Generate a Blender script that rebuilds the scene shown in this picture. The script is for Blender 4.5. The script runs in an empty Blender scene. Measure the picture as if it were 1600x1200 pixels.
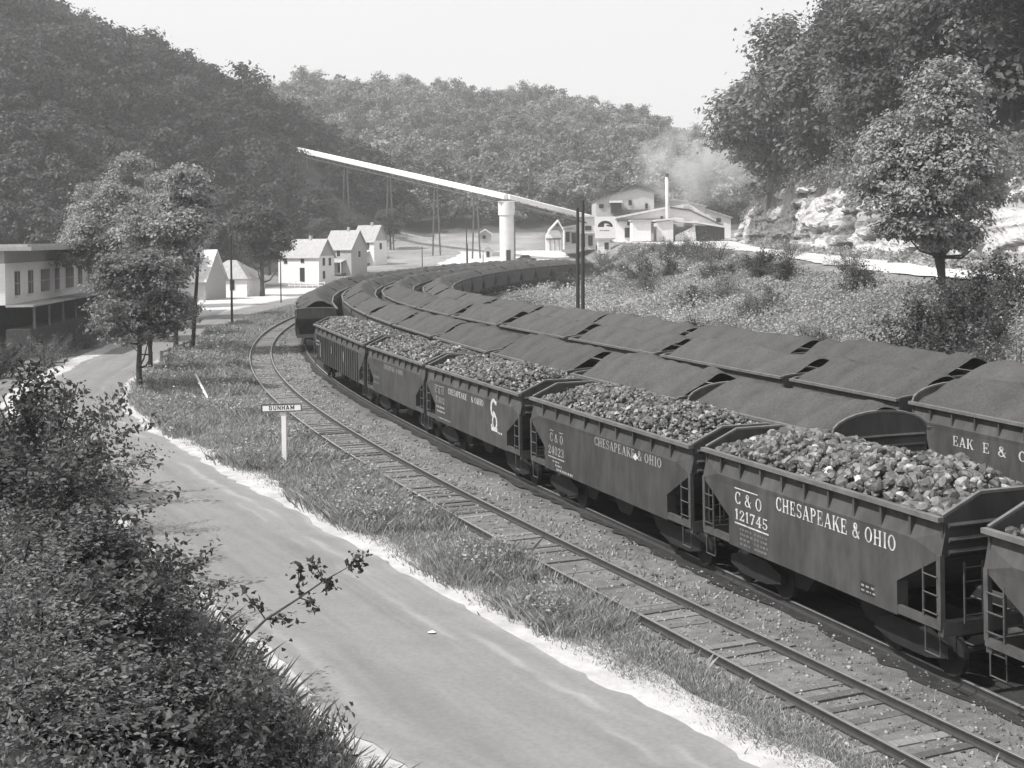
import bpy, math, random
import numpy as np
from math import radians, sin, cos, pi
random.seed(7)
RNG = np.random.default_rng(11)
SC = bpy.context.scene
COL = SC.collection
# ------------------------------------------------------------------ camera constants (view camera, lens shifted down)
F, CY, ROL, H = 2045.5, 371.6, -0.01375, 8.24
def at(px, py, Y):
    """world point seen at photo position (px,py) at ground distance Y"""
    x = (px - 800) / F; y = -(py - CY) / F
    c, s = cos(ROL), sin(ROL)
    return ((c*x - s*y) * Y, Y, H + (s*x + c*y) * Y)
def proj(P):
    P = np.atleast_2d(np.array(P, float)); c, s = cos(ROL), sin(ROL)
    X = P[:, 0]/P[:, 1]; Z = (P[:, 2]-H)/P[:, 1]
    return np.stack([800+F*(c*X+s*Z), CY-F*(-s*X+c*Z)], 1)
# ------------------------------------------------------------------ materials
def gr(v, t=0.0):
    return (v*(1+t), v, v*(1-t*0.4), 1)
def mat(name, base, rough=0.8, var=0.25, scale=3.0, detail=5, bump=0.0, bscale=None, spec=0.3, attr=None, metal=0.0, var2=0, scale2=.4, objrand=0.0, transl=0.0, stretch=None, tint=0.02):
    m = bpy.data.materials.new(name); m.use_nodes = True
    nt = m.node_tree; N = nt.nodes; L = nt.links
    b = N['Principled BSDF']; b.inputs['Roughness'].default_value = rough
    b.inputs['Specular IOR Level'].default_value = spec; b.inputs['Metallic'].default_value = metal
    tc = N.new('ShaderNodeTexCoord'); src = tc.outputs['Object']
    if stretch:
        mp = N.new('ShaderNodeMapping'); mp.inputs['Scale'].default_value = stretch
        L.new(src, mp.inputs['Vector']); src = mp.outputs['Vector']
    val = None
    def mul(a, bb):
        n = N.new('ShaderNodeMath'); n.operation = 'MULTIPLY'
        for i, q in enumerate((a, bb)):
            if isinstance(q, (int, float)): n.inputs[i].default_value = q
            else: L.new(q, n.inputs[i])
        return n.outputs[0]
    def noise(sc, amp, dt):
        n = N.new('ShaderNodeTexNoise'); n.inputs['Scale'].default_value = sc; n.inputs['Detail'].default_value = dt
        n.inputs['Roughness'].default_value = .65
        L.new(src, n.inputs['Vector'])
        r = N.new('ShaderNodeMapRange'); r.inputs[1].default_value = .28; r.inputs[2].default_value = .72
        r.inputs[3].default_value = 1-amp; r.inputs[4].default_value = 1+amp
        L.new(n.outputs['Fac'], r.inputs[0]); return r.outputs[0], n
    val = base
    if var: val = mul(val, noise(scale, var, detail)[0])
    if var2: val = mul(val, noise(scale2, var2, 3)[0])
    if attr:
        a = N.new('ShaderNodeAttribute'); a.attribute_name = attr; val = mul(val, a.outputs['Fac'])
    if objrand:
        o = N.new('ShaderNodeObjectInfo'); r = N.new('ShaderNodeMapRange')
        r.inputs[3].default_value = 1-objrand; r.inputs[4].default_value = 1+objrand
        L.new(o.outputs['Random'], r.inputs[0]); val = mul(val, r.outputs[0])
    cmb = N.new('ShaderNodeCombineColor')
    if isinstance(val, (int, float)):
        b.inputs['Base Color'].default_value = gr(val, tint); colout = None
    else:
        L.new(mul(val, 1+tint), cmb.inputs[0]); L.new(val, cmb.inputs[1]); L.new(mul(val, 1.0), cmb.inputs[2])
        L.new(cmb.outputs[0], b.inputs['Base Color']); colout = cmb.outputs[0]
    if bump:
        n = N.new('ShaderNodeTexNoise'); n.inputs['Scale'].default_value = bscale or scale*3; n.inputs['Detail'].default_value = 6
        L.new(src, n.inputs['Vector'])
        bp = N.new('ShaderNodeBump'); bp.inputs['Strength'].default_value = 1; bp.inputs['Distance'].default_value = bump
        L.new(n.outputs['Fac'], bp.inputs['Height']); L.new(bp.outputs[0], b.inputs['Normal'])
    if transl:
        t = N.new('ShaderNodeBsdfTranslucent'); mx = N.new('ShaderNodeMixShader'); mx.inputs[0].default_value = transl
        if colout: L.new(colout, t.inputs[0])
        else: t.inputs[0].default_value = gr(base)
        out = N['Material Output']
        L.new(b.outputs[0], mx.inputs[1]); L.new(t.outputs[0], mx.inputs[2]); L.new(mx.outputs[0], out.inputs['Surface'])
    return m
M = {}
M['ground'] = mat('grassy earth', 1.0, .95, .28, 1.3, 6, .05, 7, .1, attr='col', var2=.25, scale2=.12)
M['asphalt'] = mat('worn asphalt', .21, .85, .12, 9, 8, .004, 60, .25, var2=.06, scale2=.13, attr='col')
M['gravel'] = mat('pale gravel', .45, .95, .2, 2.2, 8, .02, 30, .1, var2=.12, scale2=.5)
M['yard'] = mat('bleached dirt', .58, .95, .15, .5, 8, .02, 12, .1, var2=.15, scale2=.12)
M['ballast'] = mat('cinder ballast', .16, .95, .35, 3.5, 8, .03, 22, .15, var2=.25, scale2=.35)
M['cinder'] = mat('car shade cinders', .045, .95, .35, 3.5, 8, .03, 22, .15, var2=.25, scale2=.35)  # cinder ground coloured near black to paint in shade below the cars
M['streak'] = mat('worn pale wheel streak', .27, .9, .25, 3, 8, .004, 40, .1)
M['rail'] = mat('rusted rail side', .05, .6, .2, 6, 3, 0, spec=.4)
M['railhead'] = mat('polished rail head', .42, .35, .15, 3, 3, 0, spec=.6, metal=.6)
M['tie'] = mat('weathered sleeper wood', .165, .9, .4, 4, 6, .012, 25, .1, objrand=.45, stretch=(1, 4, 1))
M['carblack'] = mat('black car paint', .056, .68, .38, 2.6, 8, .008, 1.5, .3, var2=.24, scale2=.9, objrand=.14, stretch=(1, 1, .33))
M['carrim'] = mat('worn rim steel', .13, .6, .3, 3, 5, 0, spec=.35)
M['cardark'] = mat('dark underframe steel', .022, .7, .3, 3, 4, 0, spec=.3)
M['cariron'] = mat('ladder iron', .075, .6, .3, 5, 4, 0, spec=.35)
M['slack'] = mat('fine slack coal', .080, .95, .28, 12, 9, .05, 20, .15, var2=.24, scale2=.6, objrand=.08)
M['lump'] = mat('lump coal', 1.0, .5, .3, 7, 3, .01, 14, .65, attr='col')
M['letter'] = mat('white stencil paint', .50, .8, .5, 13, 8, var2=.2, scale2=2)
M['letterfaded'] = mat('faded stencil paint', .30, .8, .45, 9, 6)
M['letterdim'] = mat('nearly worn off stencil paint', .15, .8, .4, 12, 6)
M['leaf'] = mat('broad leaf foliage', .20, .55, 0, attr='col', spec=.35, objrand=.12, transl=.32, tint=.0)
M['leafpale'] = mat('pale leaf foliage', .29, .5, 0, attr='col', spec=.4, objrand=.10, transl=.32, tint=.0)
M['brushleaf'] = mat('mid brush foliage', .15, .5, 0, attr='col', spec=.45, objrand=.2, transl=.3, tint=.0)
M['leafdark'] = mat('dark leaf foliage', .085, .55, 0, attr='col', spec=.35, objrand=.12, transl=.28, tint=.0)
M['forestleaf'] = mat('hillside foliage', .22, .6, 0, attr='col', spec=.2, transl=.3, tint=.0)
M['weed'] = mat('weeds', .34, .7, 0, attr='col', spec=.2, transl=.35, tint=.0)
M['bark'] = mat('tree bark', .075, .9, .4, 5, 6, .03, 12, .1)
M['pole'] = mat('creosoted pole', .055, .85, .3, 3, 5, .01, 20, .15, stretch=(6, 6, .6))
M['white'] = mat('white painted board', .80, .75, .07, 2.5, 5, .004, 8, .2)
M['whiteside'] = mat('whitewashed siding', .84, .8, .10, 1.2, 6, .02, 3, .15, stretch=(1, 1, 8))
M['graywall'] = mat('grey painted siding', .42, .8, .12, 1.5, 5, .02, 3, .15, stretch=(1, 1, 8))
M['roof'] = mat('grey shingle roof', .40, .85, .2, 2, 6, .02, 8, .15)
M['roofpale'] = mat('pale sheet roof', .66, .6, .15, 1, 5, .01, 5, .3)
M['dark'] = mat('dark opening', .022, .5, .2, 2, 2, spec=.4)
M['glass'] = mat('window glass', .025, .35, 0, spec=.25)
M['steel'] = mat('dark structural steel', .11, .6, .3, 2, 4, spec=.3)
M['tipple'] = mat('weathered tipple siding', .46, .8, .15, 1.2, 6, .02, 3, .15, stretch=(1, 1, 8))
M['concrete'] = mat('pale concrete', .70, .85, .10, .8, 6, .01, 6, .15)
M['rock'] = mat('bleached sandstone', 1.0, .95, .22, 1.0, 9, .25, 2.4, .1, attr='col', var2=.2, scale2=.22, stretch=(1, 1, 2.2))
M['wood'] = mat('grey fence wood', .16, .9, .3, 4, 5)
M['black'] = mat('sign black', .03, .7, .2, 6, 3)
# ------------------------------------------------------------------ mesh helpers
def mesh_np(name, V, Fq, m, parent=None, col=None, smooth=False):
    """V (n,3); Fq (k,4) or (k,3) int array"""
    me = bpy.data.meshes.new(name)
    V = np.ascontiguousarray(V, np.float32); Fq = np.ascontiguousarray(Fq, np.int32)
    k, w = Fq.shape
    me.vertices.add(len(V)); me.vertices.foreach_set('co', V.ravel())
    me.loops.add(k*w); me.loops.foreach_set('vertex_index', Fq.ravel())
    me.polygons.add(k); me.polygons.foreach_set('loop_start', np.arange(0, k*w, w, dtype=np.int32))
    me.polygons.foreach_set('use_smooth', np.full(k, bool(smooth)))
    if col is not None:
        a = me.attributes.new('col', 'FLOAT', 'POINT'); a.data.foreach_set('value', np.ascontiguousarray(col, np.float32))
    me.update(calc_edges=True); me.validate()
    me.materials.append(m)
    o = bpy.data.objects.new(name, me); COL.objects.link(o)
    if parent: o.parent = parent
    return o
class MB:
    def __init__(s): s.v = []; s.f = []
    def add(s, vs, fs):
        k = len(s.v); s.v += [tuple(map(float, q)) for q in vs]; s.f += [tuple(i+k for i in q) for q in fs]; return s
    def box(s, c, d, rz=0.0, ry=0.0):
        x, y, z = d[0]/2, d[1]/2, d[2]/2; vs = []
        for sx, sy, sz in ((-1,-1,-1),(1,-1,-1),(1,1,-1),(-1,1,-1),(-1,-1,1),(1,-1,1),(1,1,1),(-1,1,1)):
            a, b, cc = sx*x, sy*y, sz*z
            a, cc = a*cos(ry)+cc*sin(ry), -a*sin(ry)+cc*cos(ry)
            a, b = a*cos(rz)-b*sin(rz), a*sin(rz)+b*cos(rz)
            vs.append((c[0]+a, c[1]+b, c[2]+cc))
        return s.add(vs, [(0,3,2,1),(4,5,6,7),(0,1,5,4),(1,2,6,5),(2,3,7,6),(3,0,4,7)])
    def prism(s, poly, a0, a1, axis='y'):
        """poly 2-D ring, extruded from a0 to a1 along axis; poly coords are the other two axes in order"""
        n = len(poly)
        def P(u, w, a):
            return {'y': (u, a, w), 'x': (a, u, w), 'z': (u, w, a)}[axis]
        vs = [P(u, w, a0) for u, w in poly]+[P(u, w, a1) for u, w in poly]
        fs = [tuple(range(n)), tuple(range(2*n-1, n-1, -1))]+[(i, i+n, (i+1) % n+n, (i+1) % n) for i in range(n)]
        return s.add(vs, fs)
    def tube(s, path, rad, n=7, cap=True):
        P = [np.array(p, float) for p in path]; R = rad if hasattr(rad, '__len__') else [rad]*len(P)
        vs = []; fs = []
        for i, p in enumerate(P):
            d = P[min(i+1, len(P)-1)]-P[max(i-1, 0)]; d = d/(np.linalg.norm(d)+1e-9)
            a = np.cross(d, (0, 0, 1) if abs(d[2]) < .9 else (1, 0, 0)); a /= np.linalg.norm(a); b = np.cross(d, a)
            for k in range(n):
                t = 2*pi*k/n; vs.append(p+R[i]*(a*cos(t)+b*sin(t)))
        for i in range(len(P)-1):
            for k in range(n):
                fs.append((i*n+k, i*n+(k+1) % n, (i+1)*n+(k+1) % n, (i+1)*n+k))
        if cap: fs += [tuple(range(n))[::-1], tuple(range((len(P)-1)*n, len(P)*n))]
        return s.add(vs, fs)
    def quad(s, *p): return s.add(p, [tuple(range(len(p)))])
    def build(s, name, m, parent=None, smooth=False, fix=True):
        import bmesh
        me = bpy.data.meshes.new(name); me.from_pydata(s.v, [], s.f); me.validate()
        if fix:
            bm = bmesh.new(); bm.from_mesh(me); bmesh.ops.recalc_face_normals(bm, faces=bm.faces); bm.to_mesh(me); bm.free()
        if smooth:
            me.polygons.foreach_set('use_smooth', np.ones(len(me.polygons), bool))
        me.materials.append(m); o = bpy.data.objects.new(name, me); COL.objects.link(o)
        if parent: o.parent = parent
        return o
def tag(o, label, cat, group=None):
    o['label'] = label; o['category'] = cat
    if group: o['group'] = group
    return o
def structure(o): o['kind'] = 'structure'; return o
def stuff(o, label=None, cat=None):
    o['kind'] = 'stuff'
    if label: o['label'] = label; o['category'] = cat
    return o
def thing(name, label, cat, loc=(0,0,0), rz=0.0, group=None):
    o = bpy.data.objects.new(name, None); COL.objects.link(o); o.location = loc; o.rotation_euler = (0, 0, rz)
    o.empty_display_size = .3
    return tag(o, label, cat, group)
CH = {}
def kids(o):
    return [c for c in o.children]
def dup(o, parent=None):
    c = o.copy(); COL.objects.link(c)
    if parent: c.parent = parent
    for ch in kids(o): dup(ch, c)
    return c
# ------------------------------------------------------------------ curves of the tracks (plan view)
def fitc(pts, deg=6):
    p = np.array(pts, float); c = np.polyfit((p[:, 1]-120)/120, p[:, 0], deg)
    return lambda y: np.polyval(c, (np.asarray(y, float)-120)/120)
FAR = [(-22.9,165),(-20.6,190),(-16.4,215),(-9.5,240),(-.5,262),(8,278)]
T1 = fitc([(11.2,11),(8.6,17),(6.0,23.1),(3.8,27.8),(2.2,31.7),(.4,35.65),(-1.97,41.6),(-4.97,48.8),(-7.9,56.6),(-11.66,68.25),(-17.6,91.4),(-21.5,116.3),(-23.15,140.85)]+FAR)
def offs(fn, y, d):
    """point offset d to the right of curve fn at y, heading +y"""
    e = .5; dx = (fn(y+e)-fn(y-e))/(2*e); n = math.hypot(dx, 1)
    return np.array([fn(y)+d/n, y-d*dx/n])
def offcurve(fn, d, ys): return [tuple(offs(fn, y, d)) for y in ys]
RIM = {}
RIM[2] = fitc([(12.0,11.5),(9.8,17.3),(7.56,23.36),(4.5,31.53),(.5,41.97),(-3.55,52.97),(-7.15,63.74),(-11.4,78)]+offcurve(T1, 2.4, (92,105,125,145,165,190,215,240,262)))
RIM[3] = fitc([(13.6,20),(10.7,26.5),(7.9,33.21),(5.05,40.29),(1.94,50.03),(-1.75,61.5),(-5.44,72.3),(-9.9,88.22),(-13.09,104.44),(-15.33,116.92),(-17.3,134.18)]+offcurve(T1, 6.3, (165,190,215,240,262)))
RIM[4] = fitc([(18.3,18),(15.4,28),(13.31,34.2),(11.68,39.56),(9.5,46.5),(6.45,57.5),(2.8,68),(-2.0,80.5),(-7.04,95),(-9.76,107.7),(-11.64,119),(-13.5,139.7)]+offcurve(T1, 10.2, (165,190,215,240,262)))
RIM[5] = fitc(offcurve(RIM[4], 4.1, (18,28,40,50,60,70,80))+[(-2.9,95.5),(-5.24,104.32),(-7.64,119.08),(-9.1,131),(-9.4,150)]+offcurve(T1, 14.1, (168,190,215,240,262)))
# ------------------------------------------------------------------ terrain
ip = np.interp
def sm(t): t = np.clip(t, 0, 1); return t*t*(3-2*t)
RY = [-12,0,10,23.4,31.1,44,57.5,67.5,78,90,105,125,150,180,220,260,300]
RX = [18.8,12.1,6.5,-.5,-4.7,-11.5,-18.7,-23.0,-25.7,-27.6,-29.4,-31.6,-32.3,-31,-26,-17,-6]
_rc = np.polyfit((np.array(RY)-100)/150, RX, 8)
def ROAD(y): return np.interp(y, RY, RX)
_ry = np.linspace(-12, 300, 625); _rx = np.interp(_ry, RY, RX)
for _ in range(60): _rx[1:-1] = .25*_rx[:-2]+.5*_rx[1:-1]+.25*_rx[2:]
def ROAD(y): return np.interp(y, _ry, _rx)
TOE = lambda y: ip(y, [10,34,46,58,74,94,118,140,170,193,215,240,262,280,300,360], [29.5,22.4,18.8,15.4,10.6,3.6,-.4,-2.6,-1.6,2.4,8,14,16,17,15,14])
XB = lambda y: ip(y, [10,50,74,100,128,180,217,250,280,300,360], [36,31,29.3,27.8,29,33.5,34,30,25,22,24])
XC = lambda y: ip(y, [10,60,94,120,150,187,250,298,340,420,700], [44,39,37,39,41,42.5,46,51,64,95,200])
ZB = lambda y: ip(y, [10,74,128,217,300,400], [4.7,5.0,5.3,5.9,6.9,9])
BASE = lambda y: ip(y, [-50,235,300,340,420,700], [0,0,4.0,8.5,12,14])
def vnoise(x, y, s, seed=0):
    x = np.asarray(x, float)/s; y = np.asarray(y, float)/s
    xi = np.floor(x).astype(np.int64); yi = np.floor(y).astype(np.int64); fx = x-xi; fy = y-yi
    fx = fx*fx*(3-2*fx); fy = fy*fy*(3-2*fy)
    def h(a, b):
        n = (a*374761393+b*668265263+seed*1442695041) & 0xffffffff
        n = ((n ^ (n >> 13))*1274126177) & 0xffffffff
        return ((n ^ (n >> 16)) & 0xffff)/65535.0
    return (h(xi,yi)*(1-fx)+h(xi+1,yi)*fx)*(1-fy)+(h(xi,yi+1)*(1-fx)+h(xi+1,yi+1)*fx)*fy
def left_hill(x, y):
    zr = ip(x, [-400,-260,-180,-136,-118,-101,-92,-84,-71,-56,-42,-30,-22], [120,98,80,63,54,47,43,38,34.5,26,14,4,0])
    y0 = ip(x, [-400,-180,-118,-90,-75,-60,-45,-30], [20,60,95,140,190,240,285,325])
    f = np.clip((y-y0)/(352-y0), 0, 1)
    return zr*(.6*f+.4*sm(f))
BX = (np.array([-600,60,200,300,400,490,560,700,760,820,870,930,1000,1060,1110,1200,1400,2300])-800)/F*640
BA = np.array([175,190,182,176,152,121,133,140,152,147,156,174,187,222,238,246,240,210]); BZ = 640*(373-BA)/F+H-13.5
def back_hill(x, y):
    zr = ip(x, BX, BZ)
    f = np.clip((y-345)/(640-345), 0, 1.0)
    d = np.clip((y-640)/300, 0, 1)
    return zr*(.75*f+.25*sm(f))*(1-d*.8)
def right_hill(x, y):
    u = x-XC(y)-1.6
    hc = ip(y, [10,90,150,240,275,304,330], [6,6.5,8.5,9.6,6.5,2.6,0])
    k = ip(y, [10,300,380], [.8,.75,0])
    return np.where(u > 0, hc+np.minimum(k*u, 44), 0)
def terrain(x, y, rough=True):
    x = np.asarray(x, float); y = np.asarray(y, float)
    b = BASE(y)-.22
    toe, xb, zb = TOE(y), XB(y), ZB(y)
    t = np.clip((x-toe)/(xb-toe), 0, 1)
    z = b+(np.maximum(zb-b, 0))*(.55*t+.45*sm(t))
    z = z+right_hill(x, y)
    # bank left of the road, on which the photographer stands
    d = (ROAD(y)-3.6-x)*.87
    fade = 1-sm((y-46)/36)
    bank = np.where(d > 0, np.minimum(.50*d+.018*d*d, 7.5), 0)*fade
    z = np.maximum(z, b+bank)
    hl = left_hill(x, y); hb = back_hill(x, y)
    hill = np.maximum(hl, hb)
    z = np.where(x > XC(y)+1.6, np.maximum(z, hill+b*.3), np.maximum(z, b*.6+hill+.4*b*np.clip(1-hill/10, 0, 1)))
    if rough:
        w = np.clip((hill+bank*2+np.clip(x-toe, 0, 3))/3, 0, 1)
        z = z+w*(vnoise(x, y, 3.1, 3)-.5)*.5*np.where((x > xb) & (x < XC(y)), .1, 1)
        z = z+(vnoise(x, y, 1.7, 5)-.5)*.05
    return z
def axis(segs):
    out = []
    for a, b, s in segs: out += list(np.arange(a, b, s))
    return np.array(out)
gx = axis([(-420,-80,9),(-80,-46,2),(-46,60,.8),(60,100,3),(100,421,10)])
gy = axis([(-40,-6,4),(-6,130,.8),(130,330,1.6),(330,420,4),(420,1000,12)])
GX, GY = np.meshgrid(gx, gy); GZ = terrain(GX, GY)
nx, ny = len(gx), len(gy)
idx = np.arange(nx*ny).reshape(ny, nx)
quads = np.stack([idx[:-1,:-1], idx[:-1,1:], idx[1:,1:], idx[1:,:-1]], -1).reshape(-1, 4)
# what the ground is made of: grass, cinders, bare slag slope, forest floor
def groundcol(x, y):
    c = np.full(x.shape, .19)
    c += (vnoise(x, y, 4, 9)-.5)*.07+(vnoise(x, y, 1.3, 10)-.5)*.05
    u = (x-T1(y))
    trk = (u > -1.5) & (x < TOE(y)+.3) & (y < 262)
    c = np.where(trk, .14+(vnoise(x, y, 2.5, 12)-.5)*.07, c)
    c = np.where((x > TOE(y)) & (x < XC(y)+2), .22+(vnoise(x, y, 2.2, 13)-.5)*.10, c)
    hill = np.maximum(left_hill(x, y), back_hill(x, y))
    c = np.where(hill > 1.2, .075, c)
    slag = sm((x+36)/6)*(1-sm((x-4)/6))*sm((y-262)/20)*(1-sm((y-346)/10))
    c = c*(1-slag)+(.27+.07*(vnoise(x, y, 5, 14)-.5))*slag
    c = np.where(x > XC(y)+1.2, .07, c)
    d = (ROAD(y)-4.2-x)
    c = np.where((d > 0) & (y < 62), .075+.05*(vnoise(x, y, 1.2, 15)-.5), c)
    return c
g = mesh_np('ground', np.stack([GX.ravel(), GY.ravel(), GZ.ravel()], 1), quads, M['ground'], col=groundcol(GX, GY).ravel(), smooth=True)
structure(g)
def ribbon(name, ys, lf, rf, m, dz=.0, nw=6, ragl=0., ragr=0., kind='structure', seed=1, follow=False):
    """sheet between plan curves lf(y), rf(y) lying dz above the ground level"""
    ys = np.asarray(ys); l = np.array([lf(y) for y in ys]); r = np.array([rf(y) for y in ys])
    l = l+(vnoise(ys*3, ys*0, 1.3, seed)-.5)*ragl+(vnoise(ys, ys*0, 2.9, seed+7)-.5)*ragl
    r = r+(vnoise(ys*3, ys*0, 1.3, seed+1)-.5)*ragr+(vnoise(ys, ys*0, 3.1, seed+8)-.5)*ragr
    t = np.linspace(0, 1, nw+1); X = l[:, None]*(1-t)+r[:, None]*t; Y = np.repeat(ys[:, None], nw+1, 1)
    Z = (terrain(X, Y) if follow else BASE(Y)-.22)+dz
    i = np.arange(X.size).reshape(X.shape)
    q = np.stack([i[:-1,:-1], i[:-1,1:], i[1:,1:], i[1:,:-1]], -1).reshape(-1, 4)
    o = mesh_np(name, np.stack([X.ravel(), Y.ravel(), Z.ravel()], 1), q, m)
    o['kind'] = kind; return o
yr = np.arange(-10, 236, .4)
def hw(y, d):           # horizontal reach of a perpendicular distance d from the road
    s = (ROAD(y+1)-ROAD(y-1))/2; return d*math.sqrt(1+s*s)
ribbon('road_shoulder', yr, lambda y: ROAD(y)-hw(y, 3.7), lambda y: ROAD(y)+hw(y, 3.5 if y < 60 else 3.3), M['gravel'], .075, 10, .35, .32, seed=3)
rd = ribbon('road', np.arange(-10, 236, .3), lambda y: ROAD(y)-hw(y, 2.45), lambda y: ROAD(y)+hw(y, 2.45), M['asphalt'], .09, 48, .3, .3, seed=5)
_n = 49; _t = np.tile(np.linspace(-2.45, 2.45, _n), len(np.arange(-10, 236, .3))); _s = np.repeat(np.arange(-10, 236, .3), _n)*1.15
_c = 1+.07*(vnoise(_t, _s, 1.5, 70)-.5)+.09*(vnoise(_t*9, _s, 2.2, 71)-.5)+.13*(vnoise(_t*22, _s*.6, 2.0, 72)-.5)+.10*(vnoise(_t*3, _s*3, 1, 73)-.5)
_c += .42*np.exp(-((_t-1.72-.10*(vnoise(_s, _s*0, 7, 74)-.5))/.10)**2)*sm((vnoise(_t*2, _s, 1.6, 75)-.22)*2.2)*(_s < 75)
_c += .28*np.exp(-((_t-1.25)/.07)**2)*sm((vnoise(_t*2, _s, 1.9, 76)-.45)*3)+.25*np.exp(-((_t+1.9)/.12)**2)*sm((vnoise(_t*2, _s, 2.3, 77)-.4)*3)
_c += .35*sm((np.abs(_t)-2.15)/.3)*vnoise(_t*5, _s*2, 1, 78)
_c -= .10*np.exp(-((np.abs(_t+.1)-.95)/.28)**2)
_a = rd.data.attributes.new('col', 'FLOAT', 'POINT'); _a.data.foreach_set('value', _c.astype(np.float32))
ribbon('yard', np.arange(118, 232, 1.), lambda y: ip(y, [118,130,150,190,232], [-37.5,-39,-44,-50,-45]), lambda y: ROAD(y)-hw(y, 3.2), M['yard'], .069, 8, .8, .4, seed=12)
ribbon('plant_yard', np.arange(243, 312, 1.), lambda y: ip(y, [243,262,285,312], [-6,-16,-16,-12]), lambda y: ip(y, [243,262,290,312], [8,12,14,11]), M['yard'], .12, 14, 1., 1., seed=14, follow=True)
ribbon('bench_road', np.arange(20, 318, 1.), lambda y: XB(y)+ip(y, [20,100,140,318], [.4,.4,.8,1.2]), lambda y: XC(y)-ip(y, [20,80,120,318], [1.0,1.0,1.2,1.5]), M['yard'], .10, 16, .8, .5, seed=16, follow=True)
ribbon('ballast_bed', np.arange(8, 262, .15), lambda y: T1(y)-1.55, lambda y: T1(y)+2.9, M['ballast'], .03, 4, .5, .5, seed=20)
ribbon('car_shade_bed', np.arange(8, 262, .12), lambda y: RIM[2](y)+.45, lambda y: RIM[5](y)+3.4, M['cinder'], .055, 12, .28, .5, seed=24)  # dark sheet standing in for the shadow under the coal cars
# ------------------------------------------------------------------ tracks
def curve_pts(fn, y0, y1, step, d=0.0):
    ys = np.arange(y0, y1, .1); P = np.array([offs(fn, y, d) for y in ys])
    s = np.concatenate([[0], np.cumsum(np.linalg.norm(np.diff(P, axis=0), axis=1))])
    t = np.arange(0, s[-1], step)
    return np.stack([np.interp(t, s, P[:, 0]), np.interp(t, s, P[:, 1])], 1)
def sweep(P, prof):
    """prof: list of (lateral, z)"""
    V = []; n = len(prof)
    for i, p in enumerate(P):
        d = P[min(i+1, len(P)-1)]-P[max(i-1, 0)]; d = d/np.linalg.norm(d); r = np.array([d[1], -d[0]])
        for u, z in prof: V.append((p[0]+r[0]*u, p[1]+r[1]*u, z))
    Fq = [(i*n+k, i*n+(k+1) % n, (i+1)*n+(k+1) % n, (i+1)*n+k) for i in range(len(P)-1) for k in range(n)]
    return V, Fq
def make_track(fn, d, y0, y1, label, ties=True):
    t = thing('railway_track', label, 'railway track')
    for s in (-1, 1):
        P = curve_pts(fn, y0, y1, 1.2, d+s*.755)
        o = MB().add(*sweep(P, [(-.07,-.17),(.07,-.17),(.07,-.145),(.012,-.125),(.012,-.05),(.036,-.04),(.036,-.008),(-.036,-.008),(-.036,-.04),(-.012,-.05),(-.012,-.125),(-.07,-.145)])).build('rail', M['rail'], t)
        MB().add(*sweep(P, [(-.034,-.007),(.034,-.007),(.03,0),(-.03,0)])).build('rail_head', M['railhead'], o)
    if ties:
        P = curve_pts(fn, y0, y1, .56, d); proto = None; rest = MB()
        for i in range(1, len(P)-1):
            dd = P[i+1]-P[i-1]; a = math.atan2(dd[1], dd[0])+random.uniform(-.03, .03)
            zt = -.165+random.uniform(-.045, .022)
            if i <= 100:
                if proto is None:
                    proto = MB().box((0, 0, -.07), (.22, 2.55, .14)).build('sleeper', M['tie'], t); o = proto
                else:
                    o = proto.copy(); COL.objects.link(o); o.parent = t
                o.location = (P[i][0], P[i][1], zt); o.rotation_euler = (0, 0, a)
                o.scale = (random.uniform(.85, 1.1), random.uniform(.94, 1.05), 1)
            else:
                rest.box((P[i][0], P[i][1], zt-.07), (.22, 2.55, .14), a)
        if rest.v:
            o = rest.build('sleepers', M['tie'], t); o['kind'] = 'stuff'
    return t
make_track(T1, 0, 14, 262, 'empty single railway track with bare rails and half buried sleepers beside the weedy verge')
make_track(RIM[2], 1.55, 14, 262, 'railway track under the string of lump coal hoppers', ties=False)
for k, nm in ((3, 'next to the lump coal string'), (4, 'between the first and last slack coal rows'), (5, 'at the foot of the weedy bank')):
    make_track(RIM[k], 1.55, 14, 262, 'railway track under the slack coal hoppers '+nm, ties=False)
# ------------------------------------------------------------------ lettering
def ring(cx, cy, rx, ry, a0, a1, tx, ty, n=18):
    q = []
    for i in range(n):
        u, v = radians(a0+(a1-a0)*i/n), radians(a0+(a1-a0)*(i+1)/n)
        q.append([(cx+rx*cos(u), cy+ry*sin(u)), (cx+rx*cos(v), cy+ry*sin(v)), (cx+(rx-tx)*cos(v), cy+(ry-ty)*sin(v)), (cx+(rx-tx)*cos(u), cy+(ry-ty)*sin(u))])
    return q
def rc(x0, y0, x1, y1): return [[(x0,y0),(x1,y0),(x1,y1),(x0,y1)]]
def dg(x0, y0, x1, y1, w): return [[(x0-w/2,y0),(x0+w/2,y0),(x1+w/2,y1),(x1-w/2,y1)]]
def st(x, w=.17, y0=0, y1=1): return rc(x, y0, x+w, y1)+rc(x-.07, y0, x+w+.07, y0+.06)+rc(x-.07, y1-.06, x+w+.07, y1)
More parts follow.
